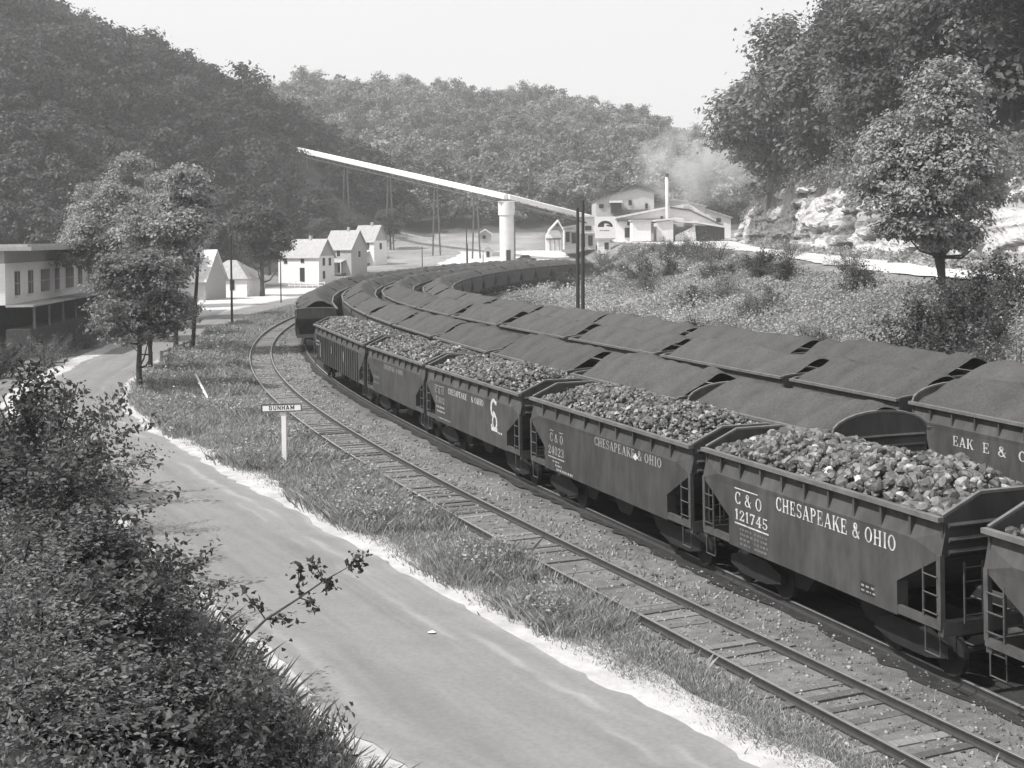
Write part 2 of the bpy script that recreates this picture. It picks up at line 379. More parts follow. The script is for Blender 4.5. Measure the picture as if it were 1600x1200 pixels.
GL = {
 'C': (.78, ring(.42,.5,.40,.5,42,318,.17,.08)+rc(.66,.66,.73,.98)+rc(.66,.02,.73,.3)),
 'O': (.86, ring(.42,.5,.40,.5,0,360,.17,.07)),
 'H': (.92, st(.09)+st(.62)+rc(.2,.46,.7,.54)),
 'E': (.78, st(.09)+rc(.1,0,.7,.07)+rc(.1,.93,.66,1)+rc(.2,.46,.5,.54)+rc(.64,0,.7,.28)+rc(.6,.74,.66,1)+rc(.46,.36,.52,.64)),
 'S': (.70, ring(.34,.73,.29,.27,30,275,.13,.08)+ring(.34,.27,.31,.27,-155,95,.13,.08)+rc(.56,.7,.62,.97)+rc(.04,.03,.1,.3)),
 'A': (.88, dg(.1,0,.42,1,.08)+dg(.72,0,.42,1,.2)+rc(.22,.28,.62,.35)+rc(0,0,.24,.06)+rc(.56,0,.9,.06)),
 'P': (.76, st(.09)+ring(.34,.73,.36,.27,-90,90,.17,.08)+rc(.2,.46,.36,.54)+rc(.2,.92,.36,1)),
 'K': (.90, st(.09)+dg(.3,.4,.7,1,.09)+dg(.76,0,.42,.6,.2)+rc(.56,.94,.84,1)+rc(.6,0,.94,.06)),
 'I': (.42, st(.12)),
 '&': (.86, ring(.36,.76,.22,.24,0,360,.10,.08)+ring(.34,.27,.32,.27,60,345,.14,.08)+dg(.74,0,.24,.82,.18)+dg(.68,.3,.8,.5,.08)),
 '1': (.46, st(.14)+dg(.06,.78,.18,.98,.1)),
 '2': (.68, ring(.33,.7,.29,.30,-20,190,.15,.08)+dg(.1,.06,.5,.62,.14)+rc(.04,0,.62,.15)+rc(.54,.1,.62,.26)),
 '7': (.66, rc(.04,.86,.62,1)+dg(.22,0,.53,.9,.16)+rc(.04,.74,.11,1)),
 '4': (.70, st(.38,.16)+dg(.06,.3,.44,.98,.09)+rc(.02,.26,.68,.34)),
 '3': (.66, ring(.3,.74,.28,.26,-90,160,.14,.08)+ring(.3,.27,.31,.27,-160,90,.15,.08)),
 '5': (.66, rc(.1,.88,.58,1)+rc(.1,.5,.17,1)+ring(.3,.3,.31,.30,-160,140,.15,.08)),
 '0': (.68, ring(.33,.5,.31,.5,0,360,.15,.07)),
 '8': (.68, ring(.33,.75,.25,.25,0,360,.12,.07)+ring(.33,.27,.30,.27,0,360,.14,.07)),
}
b_ = .19
SANS = {
 'D': (.80, rc(.05,0,.05+b_,1)+ring(.3,.5,.42,.5,-90,90,b_,.16)+rc(.2,.84,.32,1)+rc(.2,0,.32,.16)),
 'U': (.80, rc(.05,.3,.05+b_,1)+rc(.56,.3,.56+b_,1)+ring(.4,.33,.35,.33,180,360,b_,.17)),
 'N': (.84, rc(.05,0,.05+b_,1)+rc(.6,0,.6+b_,1)+dg(.69,0,.15,1,.2)),
 'H': (.82, rc(.05,0,.05+b_,1)+rc(.58,0,.58+b_,1)+rc(.2,.42,.6,.58)),
 'A': (.86, dg(.12,0,.42,1,.2)+dg(.74,0,.42,1,.2)+rc(.22,.2,.64,.35)),
 'M': (.98, rc(.05,0,.05+b_,1)+rc(.74,0,.74+b_,1)+dg(.47,.2,.16,1,.2)+dg(.47,.2,.82,1,.2)),
}
def text(mb, s, x0, x1, z0, z1, y, font=GL, sp=.10):
    """flat painted letters on the plane y, filling x0..x1 and z0..z1"""
    w = sum((font[c][0]+sp) if c != ' ' else .45 for c in s)-sp
    k = (x1-x0)/w; hgt = z1-z0; x = x0; lay = 0
    for c in s:
        if c == ' ': x += .45*k; continue
        for p in font[c][1]:
            lay = (lay+1) % 7
            mb.quad(*[(x+a*k, y-lay*.00045, z0+b*hgt) for a, b in p])
        x += (font[c][0]+sp)*k
def dashes(mb, x0, x1, z, y, h=.05, seed=1):
    r = random.Random(seed); x = x0
    while x < x1:
        w = r.uniform(.04, .12); mb.quad((x,y,z),(x+w,y,z),(x+w,y,z+h),(x,y,z+h)); x += w+r.uniform(.02, .07)
# ------------------------------------------------------------------ hopper cars
W = 1.55; ZT = 3.14
def shell_side(mb, L, sy, zs=1.08):
    """outer side sheet, offset pattern: upper strip set in, lower sheet bulging out; cut away under the end slopes"""
    h = L/2; c = 1.25
    def q(pts):
        mb.quad(*[(x, sy*y, z) for x, y, z in pts])
    yu, yl = 1.43, 1.55
    q([(-h,yu,2.86),(h,yu,2.86),(h,yu,3.05),(-h,yu,3.05)])
    q([(-h,yu,2.86),(h,yu,2.86),(h-.75,yl,2.62),(-h+.75,yl,2.62)])
    q([(-h,yu,2.86),(-h+.75,yl,2.62),(-h,yl-.02,2.42)]); q([(h,yu,2.86),(h-.75,yl,2.62),(h,yl-.02,2.42)])
    zc = 1.72
    q([(-h+.75,yl,2.62),(h-.75,yl,2.62),(h,yl-.02,2.42),(h-c,yl,zc),(-h+c,yl,zc),(-h,yl-.02,2.42)])
    q([(-h+c,yl,zc),(h-c,yl,zc),(h-c,yl,zs),(-h+c,yl,zs)])
    q([(-h+c,yl,zs),(h-c,yl,zs),(h-c,yl-.3,zs),(-h+c,yl-.3,zs)])
    q([(h-c,yl,zc),(h-c,yl,zs),(h-c,yl-.25,zs),(h-c,yl-.25,zc)]); q([(-h+c,yl,zc),(-h+c,yl,zs),(-h+c,yl-.25,zs),(-h+c,yl-.25,zc)])
def make_hopper(L, label, detail=True, ribs=9, peaked=True, round_end=False, ribbed=False):
    h = L/2
    t = thing('hopper_car', label, 'hopper car')
    b = MB(); shell_side(b, L, -1); shell_side(b, L, 1)
    for s in (-1, 1):                    # end slope sheets and the inside of the ends
        b.quad((s*h,-1.40,2.40),(s*h,1.40,2.40),(s*(h-2.6),1.40,.95),(s*(h-2.6),-1.40,.95))
        b.quad((s*h,-1.52,2.42),(s*(h-1.25),-1.54,1.72),(s*(h-1.25),1.54,1.72),(s*h,1.52,2.42))
    b.build('body', M['carblack'], t)
    for k in (-1, 0, 1) if L > 9.5 else (-.6, .6):
        MB().prism([(k*2.4-1.1,1.2),(k*2.4+1.1,1.2),(k*2.4+.35,.38),(k*2.4-.35,.38)], -.78, .78).build('hopper_bay', M['cardark'], t)
    MB().box((0,0,.95), (L-.3,.5,.3)).build('centre_sill', M['cardark'], t)
    r = MB()
    for s in (-1, 1):
        r.box((0, s*1.52, 3.095), (L, .13, .09))
    r.build('top_rim', M['carrim'], t)
    for s in (-1, 1):
        e = MB()
        if peaked: poly = [(-1.46,2.40),(1.46,2.40),(1.46,3.13),(.62,3.50),(-.62,3.50),(-1.46,3.13)]
        else: poly = [(-1.46,2.40),(1.46,2.40)]+[(1.46*cos(a), 3.10+(.52 if detail else .10)*sin(a)) for a in np.linspace(0, pi, 13)]
        e.prism(poly, s*(h-.03), s*(h-.09), 'x'); eo = e.build('end_sheet', M['carblack'], t)
        rim = MB(); top = poly[2:]
        for p, q in zip(top[:-1], top[1:]):
            rim.tube([(s*(h-.05),p[0],p[1]+.015),(s*(h-.05),q[0],q[1]+.015)], .045, 5)
        rim.build('end_rim', M['carrim'], eo)
        for z in ((2.98, 2.72, 2.5) if detail else ()):
            MB().tube([(s*(h+.0),-1.36,z),(s*(h+.04),0,z+.02),(s*(h+.0),1.36,z)], .05, 5).build('end_rib', M['carblack'], eo)
    if detail:
        for sy in (-1, 1):
            for i in range(ribs):
                x = -h+(i+1)*L/(ribs+1)
                MB().prism([(x-.03,3.05),(x+.03,3.05),(x+.03,2.66),(x-.03,2.66)], sy*1.42, sy*1.535).build('rib', M['carblack'], t)
            if ribbed:
                n = int(L/.75)
                for i in range(n):
                    x = -h+1.3+(i+.5)*(L-2.6)/n
                    MB().box((x, sy*1.575, 1.85), (.07,.06,1.5)).build('side_post', M['carblack'], t)
            for sx in (-1, 1):
                MB().box((sx*(h-.06), sy*1.5, 1.83), (.11,.10,1.25)).build('corner_post', M['cariron'], t)
                l = MB(); xo = sx*(h-.5)
                l.box((xo, sy*1.53, 1.72), (.035,.035,1.0))
                for z in (1.38, 1.72, 2.05): l.tube([(xo, sy*1.55, z),(sx*(h-.08), sy*1.56, z)], .016, 5)
                l.build('ladder', M['cariron'], t)
                MB().box((sx*(h-.66), sy*1.50, 1.19), (1.28,.09,.16)).build('side_sill', M['cariron'], t)
                s = MB(); xs = sx*(h-.3)
                s.tube([(xs-.2, sy*1.5, 1.1),(xs-.2, sy*1.5, .62),(xs+.2, sy*1.5, .62),(xs+.2, sy*1.5, 1.1)], .02, 5)
                s.build('step', M['cariron'], t)
        for sx in (-1, 1):
            l = MB()
            for y in (-1.05, -.65): l.box((sx*(h+.03), y, 1.75), (.03,.03,1.1))
            for z in (1.35, 1.65, 1.95, 2.2): l.tube([(sx*(h+.03), -1.05, z),(sx*(h+.03), -.65, z)], .014, 5)
            l.build('ladder', M['cariron'], t)
        MB().tube([(h+.10,.55,2.15),(h+.16,.55,2.15)], .27, 12).build('brake_wheel', M['cariron'], t)
    for sx in (-1, 1):
        MB().box((sx*(h-.07), 0, 1.12), (.14,3.0,.26)).build('end_sill', M['cariron'], t)
        c = MB().box((sx*(h+.18), 0, .90), (.5,.2,.22)).box((sx*(h+.40), .05, .90), (.2,.3,.28)); c.build('coupler', M['cariron'], t)
        tr = MB(); xt = sx*(h-1.55)
        tr.box((xt, 0, .58), (.35,2.0,.3))
        tr = tr.build('truck', M['cardark'], t)
        if detail:
            for sy in (-1, 1):
                MB().prism([(xt-1.1,.42),(xt-1.1,.62),(xt-.5,.80),(xt+.5,.80),(xt+1.1,.62),(xt+1.1,.42),(xt+.5,.28),(xt-.5,.28)], sy*.93, sy*1.05).build('side_frame', M['cardark'], tr)  # side frames take the darkest steel to deepen the under-car shade
            for dx in (-.83, .83):
                for sy in (-1, 1):
                    MB().tube([(xt+dx, sy*.68, .42),(xt+dx, sy*.80, .42)], .42, 20).build('wheel', M['cardark'], tr)
                MB().tube([(xt+dx, -1.0, .42),(xt+dx, 1.0, .42)], .08, 8).build('axle', M['cardark'], tr)
        else:
            for dx in (-.83, .83):
                MB().tube([(xt+dx, -.80, .42),(xt+dx, .80, .42)], .42, 12).build('wheelset', M['cardark'], tr)
    return t
def place(t, pl, pr):
    """put a car so that its near upper rim runs from plan point pl (far end) to pr (near end)"""
    pl, pr = np.array(pl), np.array(pr); d = (pr-pl)/np.linalg.norm(pr-pl); n = np.array([-d[1], d[0]])
    c = (pl+pr)/2+n*W
    t.location = (c[0], c[1], 0); t.rotation_euler = (0, 0, math.atan2(d[1], d[0]))
    return c, math.atan2(d[1], d[0])
# ---- coal
def heap_z(u, v, L, hgt, endh, r=2.2, seed=0):
    """u along, v across: height above the floor of the load"""
    cr = np.clip(1-(v/1.44)**2, 0, 1)
    e = np.clip((L/2-.15-np.abs(u))/r, 0, 1); e = sm(e)
    lump = (vnoise(u+seed*13.7+50, v*.6+seed*3.1+50, 2.9, 40)-.5)*.16
    saddle = .05*np.cos(u/L*2*pi*2.0+seed)
    return 2.98+(endh+(hgt+lump+saddle-endh)*e)*cr**.8+.06
def slack_heap(L, hgt, seed):
    rr_ = random.Random(seed+5); n_ = rr_.choice((3, 4, 4, 5))
    pk = [(-L/2+L*(i+.5)/n_+rr_.uniform(-.35,.35), rr_.uniform(-.25,.25), rr_.uniform(.82,1.08)*hgt) for i in range(n_)]
    us = np.linspace(-L/2+.03, L/2-.03, 96); vs = np.linspace(-1.42, 1.42, 30)
    U, V = np.meshgrid(us, vs); Z = heap_z(U, V, L, hgt, .50, 1.1, seed)
    cone = np.max([h_-np.hypot((U-a)*.30, (V-b)*.25) for a, b, h_ in pk], 0)/hgt
    av = np.clip(1-np.sqrt((V-.12)**2+.05)/1.48, 0, 1)/.86
    e2 = np.clip((L/2-np.abs(U))/1.0, 0, 1); edge = np.clip((1.43-np.abs(V))/.3, 0, 1)
    Z = 3.04+hgt*av**.92*(.86+.16*np.clip(cone, 0, 1))*(.80+.20*np.sin(e2*pi/2))+((vnoise(U+77, V+77, .36, seed)-.5)*.09+(vnoise(U+7+seed*9, V*.7+7, 1.5, seed+3)-.5)*.24+(vnoise(U+17+seed*5, V+9, .75, seed+4)-.5)*.12)*edge
    i = np.arange(U.size).reshape(U.shape)
    q = np.stack([i[:-1,:-1], i[:-1,1:], i[1:,1:], i[1:,:-1]], -1).reshape(-1, 4)
    return np.stack([U.ravel(), V.ravel(), Z.ravel()], 1), q
ICO_V = None
def ico(n=1):
    import bmesh
    bm = bmesh.new(); bmesh.ops.create_icosphere(bm, subdivisions=n, radius=1)
    v = np.array([x.co[:] for x in bm.verts]); f = np.array([[q.index for q in p.verts] for p in bm.faces]); bm.free(); return v, f
ICO_V, ICO_F = ico()
ICO2 = ico(2)
def lump_heap(L, hgt, size, n, seed, fine=False):
    ICO_V, ICO_F = ICO2 if fine else ico()
    r = np.random.default_rng(seed)
    u = r.uniform(-L/2+.2, L/2-.2, n); v = r.uniform(-1.36, 1.36, n)
    z = heap_z(u, v, L, hgt, .10, 1.5, seed)-.02+r.normal(0, size*.25, n)
    s = size*np.clip(np.exp(r.normal(-.08, .42, n)), .35, 1.8)*.55
    Q = ICO_V[None]*np.stack([s*r.uniform(.8,1.4,n), s*r.uniform(.7,1.15,n), s*r.uniform(.55,1.0,n)], 1)[:, None, :]
    # chop each lump by a few random planes to get flat broken faces
    for _ in range(9):
        nrm = r.normal(size=(n,3)); nrm /= np.linalg.norm(nrm, axis=1)[:, None]
        d = (Q*nrm[:, None]).sum(-1); lim = (s*r.uniform(.42,.72,n))[:, None]
        Q = Q-nrm[:, None]*np.maximum(d-lim, 0)[..., None]
    a = r.uniform(0, 2*pi, n); b = r.uniform(-.8, .8, n)
    x, y, zz = Q[...,0], Q[...,1], Q[...,2]
    x, zz = x*np.cos(b)[:,None]-zz*np.sin(b)[:,None], x*np.sin(b)[:,None]+zz*np.cos(b)[:,None]
    x, y = x*np.cos(a)[:,None]-y*np.sin(a)[:,None], x*np.sin(a)[:,None]+y*np.cos(a)[:,None]
    V = np.stack([x+u[:,None], y+v[:,None], zz+z[:,None]], -1).reshape(-1, 3)
    Fc = (ICO_F[None]+(np.arange(n)*len(ICO_V))[:, None, None]).reshape(-1, 3)
    c = np.repeat(np.clip(np.exp(r.normal(np.log(.085), .62, n)), .025, .36), len(ICO_V))  # random tone per lump, pale end raised to paint in glints
    # floor under the lumps
    us = np.linspace(-L/2+.12, L/2-.12, 30); vs = np.linspace(-1.41, 1.41, 9); U, Vv = np.meshgrid(us, vs)
    Z = heap_z(U, Vv, L, hgt, .08, 1.5, seed)-.10
    i = np.arange(U.size).reshape(U.shape); q = np.stack([i[:-1,:-1], i[:-1,1:], i[1:,1:], i[1:,:-1]], -1).reshape(-1, 4)
    tri = np.concatenate([q[:, [0,1,2]], q[:, [0,2,3]]])+len(V)
    V = np.concatenate([V, np.stack([U.ravel(), Vv.ravel(), Z.ravel()], 1)]); c = np.concatenate([c, np.full(U.size, .03)])
    return V, np.concatenate([Fc, tri]), c
def add_lumps(t, L, hgt, size, n, seed, label):
    V, f, c = lump_heap(L, hgt, size, n, seed, seed < 22)
    o = mesh_np('coal_heap', V, f, M['lump'], col=c); o.location = t.location; o.rotation_euler = t.rotation_euler
    return tag(o, label, 'coal', 'heaps of lump coal')
GL2 = 'hoppers loaded with lump coal'
# -- the string of lump coal hoppers
ends2 = [((8.03,22.55),(11.7,12.45)), ((4.50,31.53),(7.56,23.36)), ((.50,41.97),(4.25,31.81)), ((-3.55,52.97),(.16,42.78)), ((-7.10,63.35),(-3.70,53.45)), ((-12.25,80.3),(-7.35,64.1))]
lab2 = ['hopper cut off by the right edge, nearest car of the lump coal string',
 'black offset side hopper with large crisp CHESAPEAKE & OHIO lettering and number 121745',
 'black hopper with faded lettering and number 24023, directly behind car 121745',
 'black hopper with a big white monogram near the end of its side',
 'plain black hopper with small pale lettering, between the monogram car and the ribbed car',
 'dark hopper with upright ribs along its side, farthest of the lump coal string']
cars2 = []
for i, (pl, pr) in enumerate(ends2):
    L = math.dist(pl, pr); t = make_hopper(L, lab2[i], True, 9, True, ribbed=(i == 5)); t['group'] = GL2; place(t, pl, pr); cars2.append((t, L))
yp = -1.5535
def letter(t, fn, m, nm='lettering'):
    mb = MB(); fn(mb); return mb.build(nm, m, t, fix=False)
t, L = cars2[1]; h = L/2
letter(t, lambda b: text(b, 'CHESAPEAKE & OHIO', -h+3.30, -h+7.47, 2.25, 2.55, yp), M['letter'], 'railway_name')
letter(t, lambda b: text(b, 'C & O', -h+1.55, -h+2.72, 2.08, 2.36, yp), M['letter'], 'reporting_mark')
letter(t, lambda b: (text(b, '121745', -h+1.55, -h+2.95, 1.72, 1.96, yp), b.quad((-h+1.53,yp,1.62),(-h+2.98,yp,1.62),(-h+2.98,yp,1.655),(-h+1.53,yp,1.655)), b.quad((-h+1.53,yp,2.42),(-h+2.55,yp,2.42),(-h+2.55,yp,2.445),(-h+1.53,yp,2.445))), M['letter'], 'car_number')
def specs(b, x, rows, z, sd):
    for k in range(rows): dashes(b, x, x+.45, z-k*.11, yp, .05, sd+k); dashes(b, x+.62, x+1.15, z-k*.11, yp, .05, sd+9+k)
letter(t, lambda b: specs(b, -h+1.75, 4, 1.50, 3), M['letterdim'], 'data_stencil')
letter(t, lambda b: (b.quad((-h+6.32,yp,1.22),(-h+6.78,yp,1.22),(-h+6.78,yp,1.46),(-h+6.32,yp,1.46))), M['black'], 'data_panel')
letter(t, lambda b: (dashes(b, -h+6.36, -h+6.74, 1.36, yp-.003, .04, 5), dashes(b, -h+6.36, -h+6.74, 1.27, yp-.003, .03, 6)), M['letterfaded'], 'data_stencil')
t, L = cars2[2]; h = L/2
letter(t, lambda b: text(b, 'CHESAPEAKE & OHIO', -h+5.1, -h+9.3, 2.33, 2.58, yp), M['letterfaded'], 'railway_name')
letter(t, lambda b: b.quad((-h+7.62,yp-.004,2.38),(-h+7.78,yp-.004,2.30),(-h+7.94,yp-.004,2.38),(-h+7.78,yp-.004,2.50)), M['letter'], 'chalk_mark')
letter(t, lambda b: (text(b, 'C & O', -h+1.70, -h+2.75, 1.98, 2.24, yp),), M['letterfaded'], 'reporting_mark')
letter(t, lambda b: (text(b, '24023', -h+1.55, -h+2.80, 1.58, 1.84, yp), b.quad((-h+1.52,yp,1.48),(-h+2.83,yp,1.48),(-h+2.83,yp,1.515),(-h+1.52,yp,1.515)), b.quad((-h+1.7,yp,2.30),(-h+2.0,yp,2.30),(-h+2.0,yp,2.325),(-h+1.7,yp,2.325)), b.quad((-h+2.45,yp,2.30),(-h+2.75,yp,2.30),(-h+2.75,yp,2.325),(-h+2.45,yp,2.325))), M['letterfaded'], 'car_number')
letter(t, lambda b: (dashes(b, -h+1.9, -h+2.4, 1.36, yp, .05, 2), dashes(b, -h+2.1, -h+2.6, 1.25, yp, .06, 3), dashes(b, -h+2.2, -h+3.5, 1.13, yp, .07, 4)), M['letterfaded'], 'data_stencil')
t, L = cars2[3]; h = L/2
letter(t, lambda b: (text(b, 'CHESAPEAKE', -h+3.0, -h+5.3, 2.30, 2.52, yp), text(b, '& OHIO', -h+5.8, -h+7.2, 2.30, 2.52, yp)), M['letter'], 'railway_name')
letter(t, lambda b: (text(b, 'C & O', -h+1.25, -h+2.4, 2.18, 2.42, yp), b.quad((-h+1.2,yp,2.46),(-h+2.45,yp,2.46),(-h+2.45,yp,2.49),(-h+1.2,yp,2.49))), M['letterfaded'], 'reporting_mark')
letter(t, lambda b: (text(b, '73802', -h+1.3, -h+2.5, 1.82, 2.06, yp), dashes(b, -h+1.4, -h+2.5, 1.62, yp, .08, 3), dashes(b, -h+1.5, -h+2.5, 1.46, yp, .07, 4), dashes(b, -h+1.6, -h+3.2, 1.22, yp, .05, 8)), M['letterfaded'], 'car_number')
def mono(b):
    x = -h+8.0
    for p in ring(x+.30, 2.36, .34, .34, 48, 262, .15, .12, 24)+ring(x+.38, 1.90, .27, .27, 0, 360, .12, .09, 24)+ring(x+.16, 1.98, .42, .30, 20, 80, .12, .11, 10)+rc(x+.02, 1.58, x+.66, 1.72)+rc(x+.46, 2.50, x+.60, 2.64)+rc(x+.0, 1.70, x+.10, 1.80):
        b.quad(*[(a, yp-.001*(i % 2), c) for i, (a, c) in enumerate(p)])
    dashes(b, x+.7, x+1.15, 1.55, yp, .06, 5)
letter(t, mono, M['letter'], 'monogram')
t, L = cars2[4]; h = L/2
letter(t, lambda b: (text(b, 'CHESAPEAKE', -h+3.6, -h+5.6, 2.34, 2.54, yp), text(b, '& OHIO', -h+5.9, -h+7.1, 2.34, 2.54, yp)), M['letterfaded'], 'railway_name')
letter(t, lambda b: (text(b, 'C & O', -h+1.4, -h+2.3, 2.1, 2.32, yp), dashes(b, -h+1.4, -h+2.4, 1.75, yp, .12, 3), dashes(b, -h+1.5, -h+2.4, 1.5, yp, .08, 4)), M['letterdim'], 'reporting_mark')
t, L = cars2[5]; h = L/2
letter(t, lambda b: (b.quad((-h+3.05,yp-.06,1.35),(-h+3.2,yp-.06,1.35),(-h+3.2,yp-.06,2.2),(-h+3.05,yp-.06,2.2)), dashes(b, -h+1.6, -h+2.8, 2.2, yp-.06, .1, 4), dashes(b, -h+1.6, -h+2.6, 2.0, yp-.06, .08, 5), b.quad((-h+11.2,yp-.06,1.8),(-h+11.4,yp-.06,1.8),(-h+11.4,yp-.06,2.3),(-h+11.2,yp-.06,2.3)), b.quad((-h+7.2,yp-.06,1.9),(-h+7.32,yp-.06,1.9),(-h+7.32,yp-.06,2.3),(-h+7.2,yp-.06,2.3))), M['letterfaded'], 'stencil')
lumps = [(.50,.185,2900),(.58,.19,3300),(.54,.145,5200),(.55,.14,4800),(.54,.14,4800),(.52,.15,6000)]
lablump = ['heap of coarse lump coal in the hopper cut off by the right edge', 'heap of the largest coal lumps, in hopper 121745', 'heap of medium coal lumps in hopper 24023', 'heap of small coal lumps in the hopper with the white monogram', 'heap of small coal lumps in the plain hopper behind the monogram car', 'long heap of coal lumps in the ribbed hopper at the far end of the string']
for (t, L), (hg, sz, n), lb, k in zip(cars2, lumps, lablump, range(6)):
    add_lumps(t, L, hg, sz, n, 20+k, lb)
# -- slack coal rows
L0 = 10.4
slackcar = make_hopper(L0, 'x', False, peaked=False)
heapm = []
for k in range(7):
    V, q = slack_heap(L0, .84+.05*(k % 3), k); o = mesh_np('coal_heap', V, q, M['slack'], smooth=True); heapm.append(o)
ORD = ['first','second','third','fourth','fifth','sixth','seventh','eighth','ninth','tenth','eleventh','twelfth','thirteenth','fourteenth','fifteenth','sixteenth','seventeenth','eighteenth','nineteenth','twentieth','twenty-first','twenty-second','twenty-third','twenty-fourth','twenty-fifth']
used = [False]; usedh = [False]*7
def arc_table(fn):
    ys = np.arange(8, 270, .05); xs = fn(ys); s = np.concatenate([[0], np.cumsum(np.hypot(np.diff(xs), np.diff(ys)))])
    return ys, xs, s
def slack_row(row, ystart, Ls, gap, yend, rowname, group, hscale, skip=0, base=None, end='near end'):
    ys, xs, s = arc_table(RIM[row]); s0 = np.interp(ystart, ys, s); i = 0
    while True:
        L = Ls[min(i, len(Ls)-1)]; s1 = s0+L
        if np.interp(s1, s, ys) > yend: break
        pr = (np.interp(s0, s, xs), np.interp(s0, s, ys)); pl = (np.interp(s1, s, xs), np.interp(s1, s, ys))
        o1, o2 = ORD[i], rowname
        if base is not None and i in base:
            t = base[i](math.dist(pl, pr)); sc = 1; place(t, pl, pr)
        else:
            t = slackcar if not used[0] else dup(slackcar); used[0] = True
            sc = math.dist(pl, pr)/L0; t.scale = (sc, 1, 1); place(t, pl, pr)
            t['label'] = 'hopper of slack coal, %s %s' % (o1, o2)
        t['group'] = group
        k = (i*3+row*2) % 7
        hcar = heapm[k] if not usedh[k] else heapm[k].copy()
        if usedh[k]: COL.objects.link(hcar)
        usedh[k] = True
        hcar.location = (t.location[0], t.location[1], -(2.98)*(hscale-1)+random.uniform(-.03, .05)); hcar.rotation_euler = t.rotation_euler
        hcar.scale = (math.dist(pl, pr)/L0, 1, hscale)
        tag(hcar, 'slack heap in the %s hopper %s' % (o1, o2), 'coal', group.replace('hoppers', 'coal heaps'))
        s0 = s1+gap; i += 1
near3 = lambda L: make_hopper(L, 'black hopper with an arched ribbed end, nearest of the slack row beside the lump coal', True, 9, False)
def eo(L):
    t = make_hopper(L, 'black hopper lettered EAK E & OHIO at the near end of the middle slack row', True, 9, False); h = L/2
    letter(t, lambda b: (text(b, 'EAK', -h+2.15, -h+3.1, 2.12, 2.40, yp), text(b, 'E', -h+3.5, -h+3.8, 2.12, 2.40, yp), text(b, '&', -h+4.15, -h+4.5, 2.12, 2.40, yp), text(b, 'OHIO', -h+5.0, -h+6.3, 2.12, 2.40, yp)), M['letter'], 'railway_name')
    letter(t, lambda b: [b.quad(*[(a, yp, c) for a, c in p]) for p in ring(-h+7.2, 2.2, .5, .5, 40, 320, .22, .16)], M['letter'], 'monogram')
    letter(t, lambda b: dashes(b, -h+6.2, -h+7.0, 1.25, yp, .05, 6), M['letterfaded'], 'data_stencil')
    return t
slack_row(3, 33.2, [7.7,8.6,9.2,9.8,10.4], .62, 262, 'from the near end of the row beside the lumps', 'hoppers of slack coal beside the lump coal string', .98, base={0: near3})
ys_, xs_, s_ = arc_table(RIM[4]); yst = np.interp(np.interp(39.6, ys_, s_)-10.4, s_, ys_)
slack_row(4, yst, [10.4,6.4,10.0,10.0,10.4], .62, 262, 'from the near end of the middle row', 'hoppers of slack coal in the middle row', .95, base={0: eo})
slack_row(5, 26, [9.4,9.4,9.6,10.0,10.4], .62, 262, 'from the near end of the row against the bank', 'hoppers of slack coal along the bank', .93)
slack_row(2, 97.5, [10.4], .62, 262, 'past the gap in the lump coal track', 'hoppers beyond the gap on the lump coal track', .97)
# ------------------------------------------------------------------ foliage
def leaves(c, nrm, size, r, asp=.62):
    n = len(c); a = r.normal(size=(n,3)); t1 = np.cross(nrm, a); t1 /= np.linalg.norm(t1, axis=1)[:, None]+1e-9; t2 = np.cross(nrm, t1)
    s = size[:, None]
    up = nrm*s*.10
    V = np.stack([c+t1*s*.58, c+t2*s*.5*asp-t1*s*.10+up, c-t1*s*.46, c-t2*s*.5*asp-t1*s*.10+up], 1).reshape(-1, 3)
    return V, np.arange(4*n).reshape(n, 4)
def crown_data(seed, R, Hc, zc, nlobe=9, nclump=150, per=34, leaf=.3, lobe=.5, droop=.0, cone=0.0, flat=.6, cs=1.0):
    """leaf cloud: lobes on an ellipsoid, clumps on the lobes, leaves on the clumps"""
    r = np.random.default_rng(seed)
    d = r.normal(size=(nlobe,3)); d /= np.linalg.norm(d, axis=1)[:, None]
    lc = d*np.array([R,R,Hc])*r.uniform(.35,.72,(nlobe,1)); lr = r.uniform(.75,1.15,nlobe)*lobe
    k = r.integers(0, nlobe, nclump); dd = r.normal(size=(nclump,3)); dd /= np.linalg.norm(dd, axis=1)[:, None]
    dd[:, 2] = np.where(dd[:, 2] < -.35, -dd[:, 2], dd[:, 2])
    cc = lc[k]+dd*np.array([R,R,Hc*.9])*lr[k][:, None]*r.uniform(.55,1.0,(nclump,1))
    if cone: cc[:, :2] *= np.clip(1-cone*(cc[:, 2:3]/Hc), .2, 1.6)
    rc_ = R*.17*cs*r.uniform(.6,1.35,nclump)
    j = np.repeat(np.arange(nclump), per); n = len(j)
    off = r.normal(size=(n,3))*.62; off[:, 2] *= flat
    c = cc[j]+off*rc_[j][:, None]; c[:, 2] -= droop*np.abs(off[:, 0]*off[:, 1])*rc_[j]
    nr = off*.5+r.normal(size=(n,3))*.55+np.array([0,0,.75])+.5*dd[j]; nr /= np.linalg.norm(nr, axis=1)[:, None]
    V, q = leaves(c, nr, leaf*r.uniform(.6,1.35,n), r)
    V[:, 2] += zc
    col = np.repeat(np.clip(r.normal(1,.16,nclump)[j]*r.normal(1,.18,n), .45, 1.7), 4)
    return V, q, col
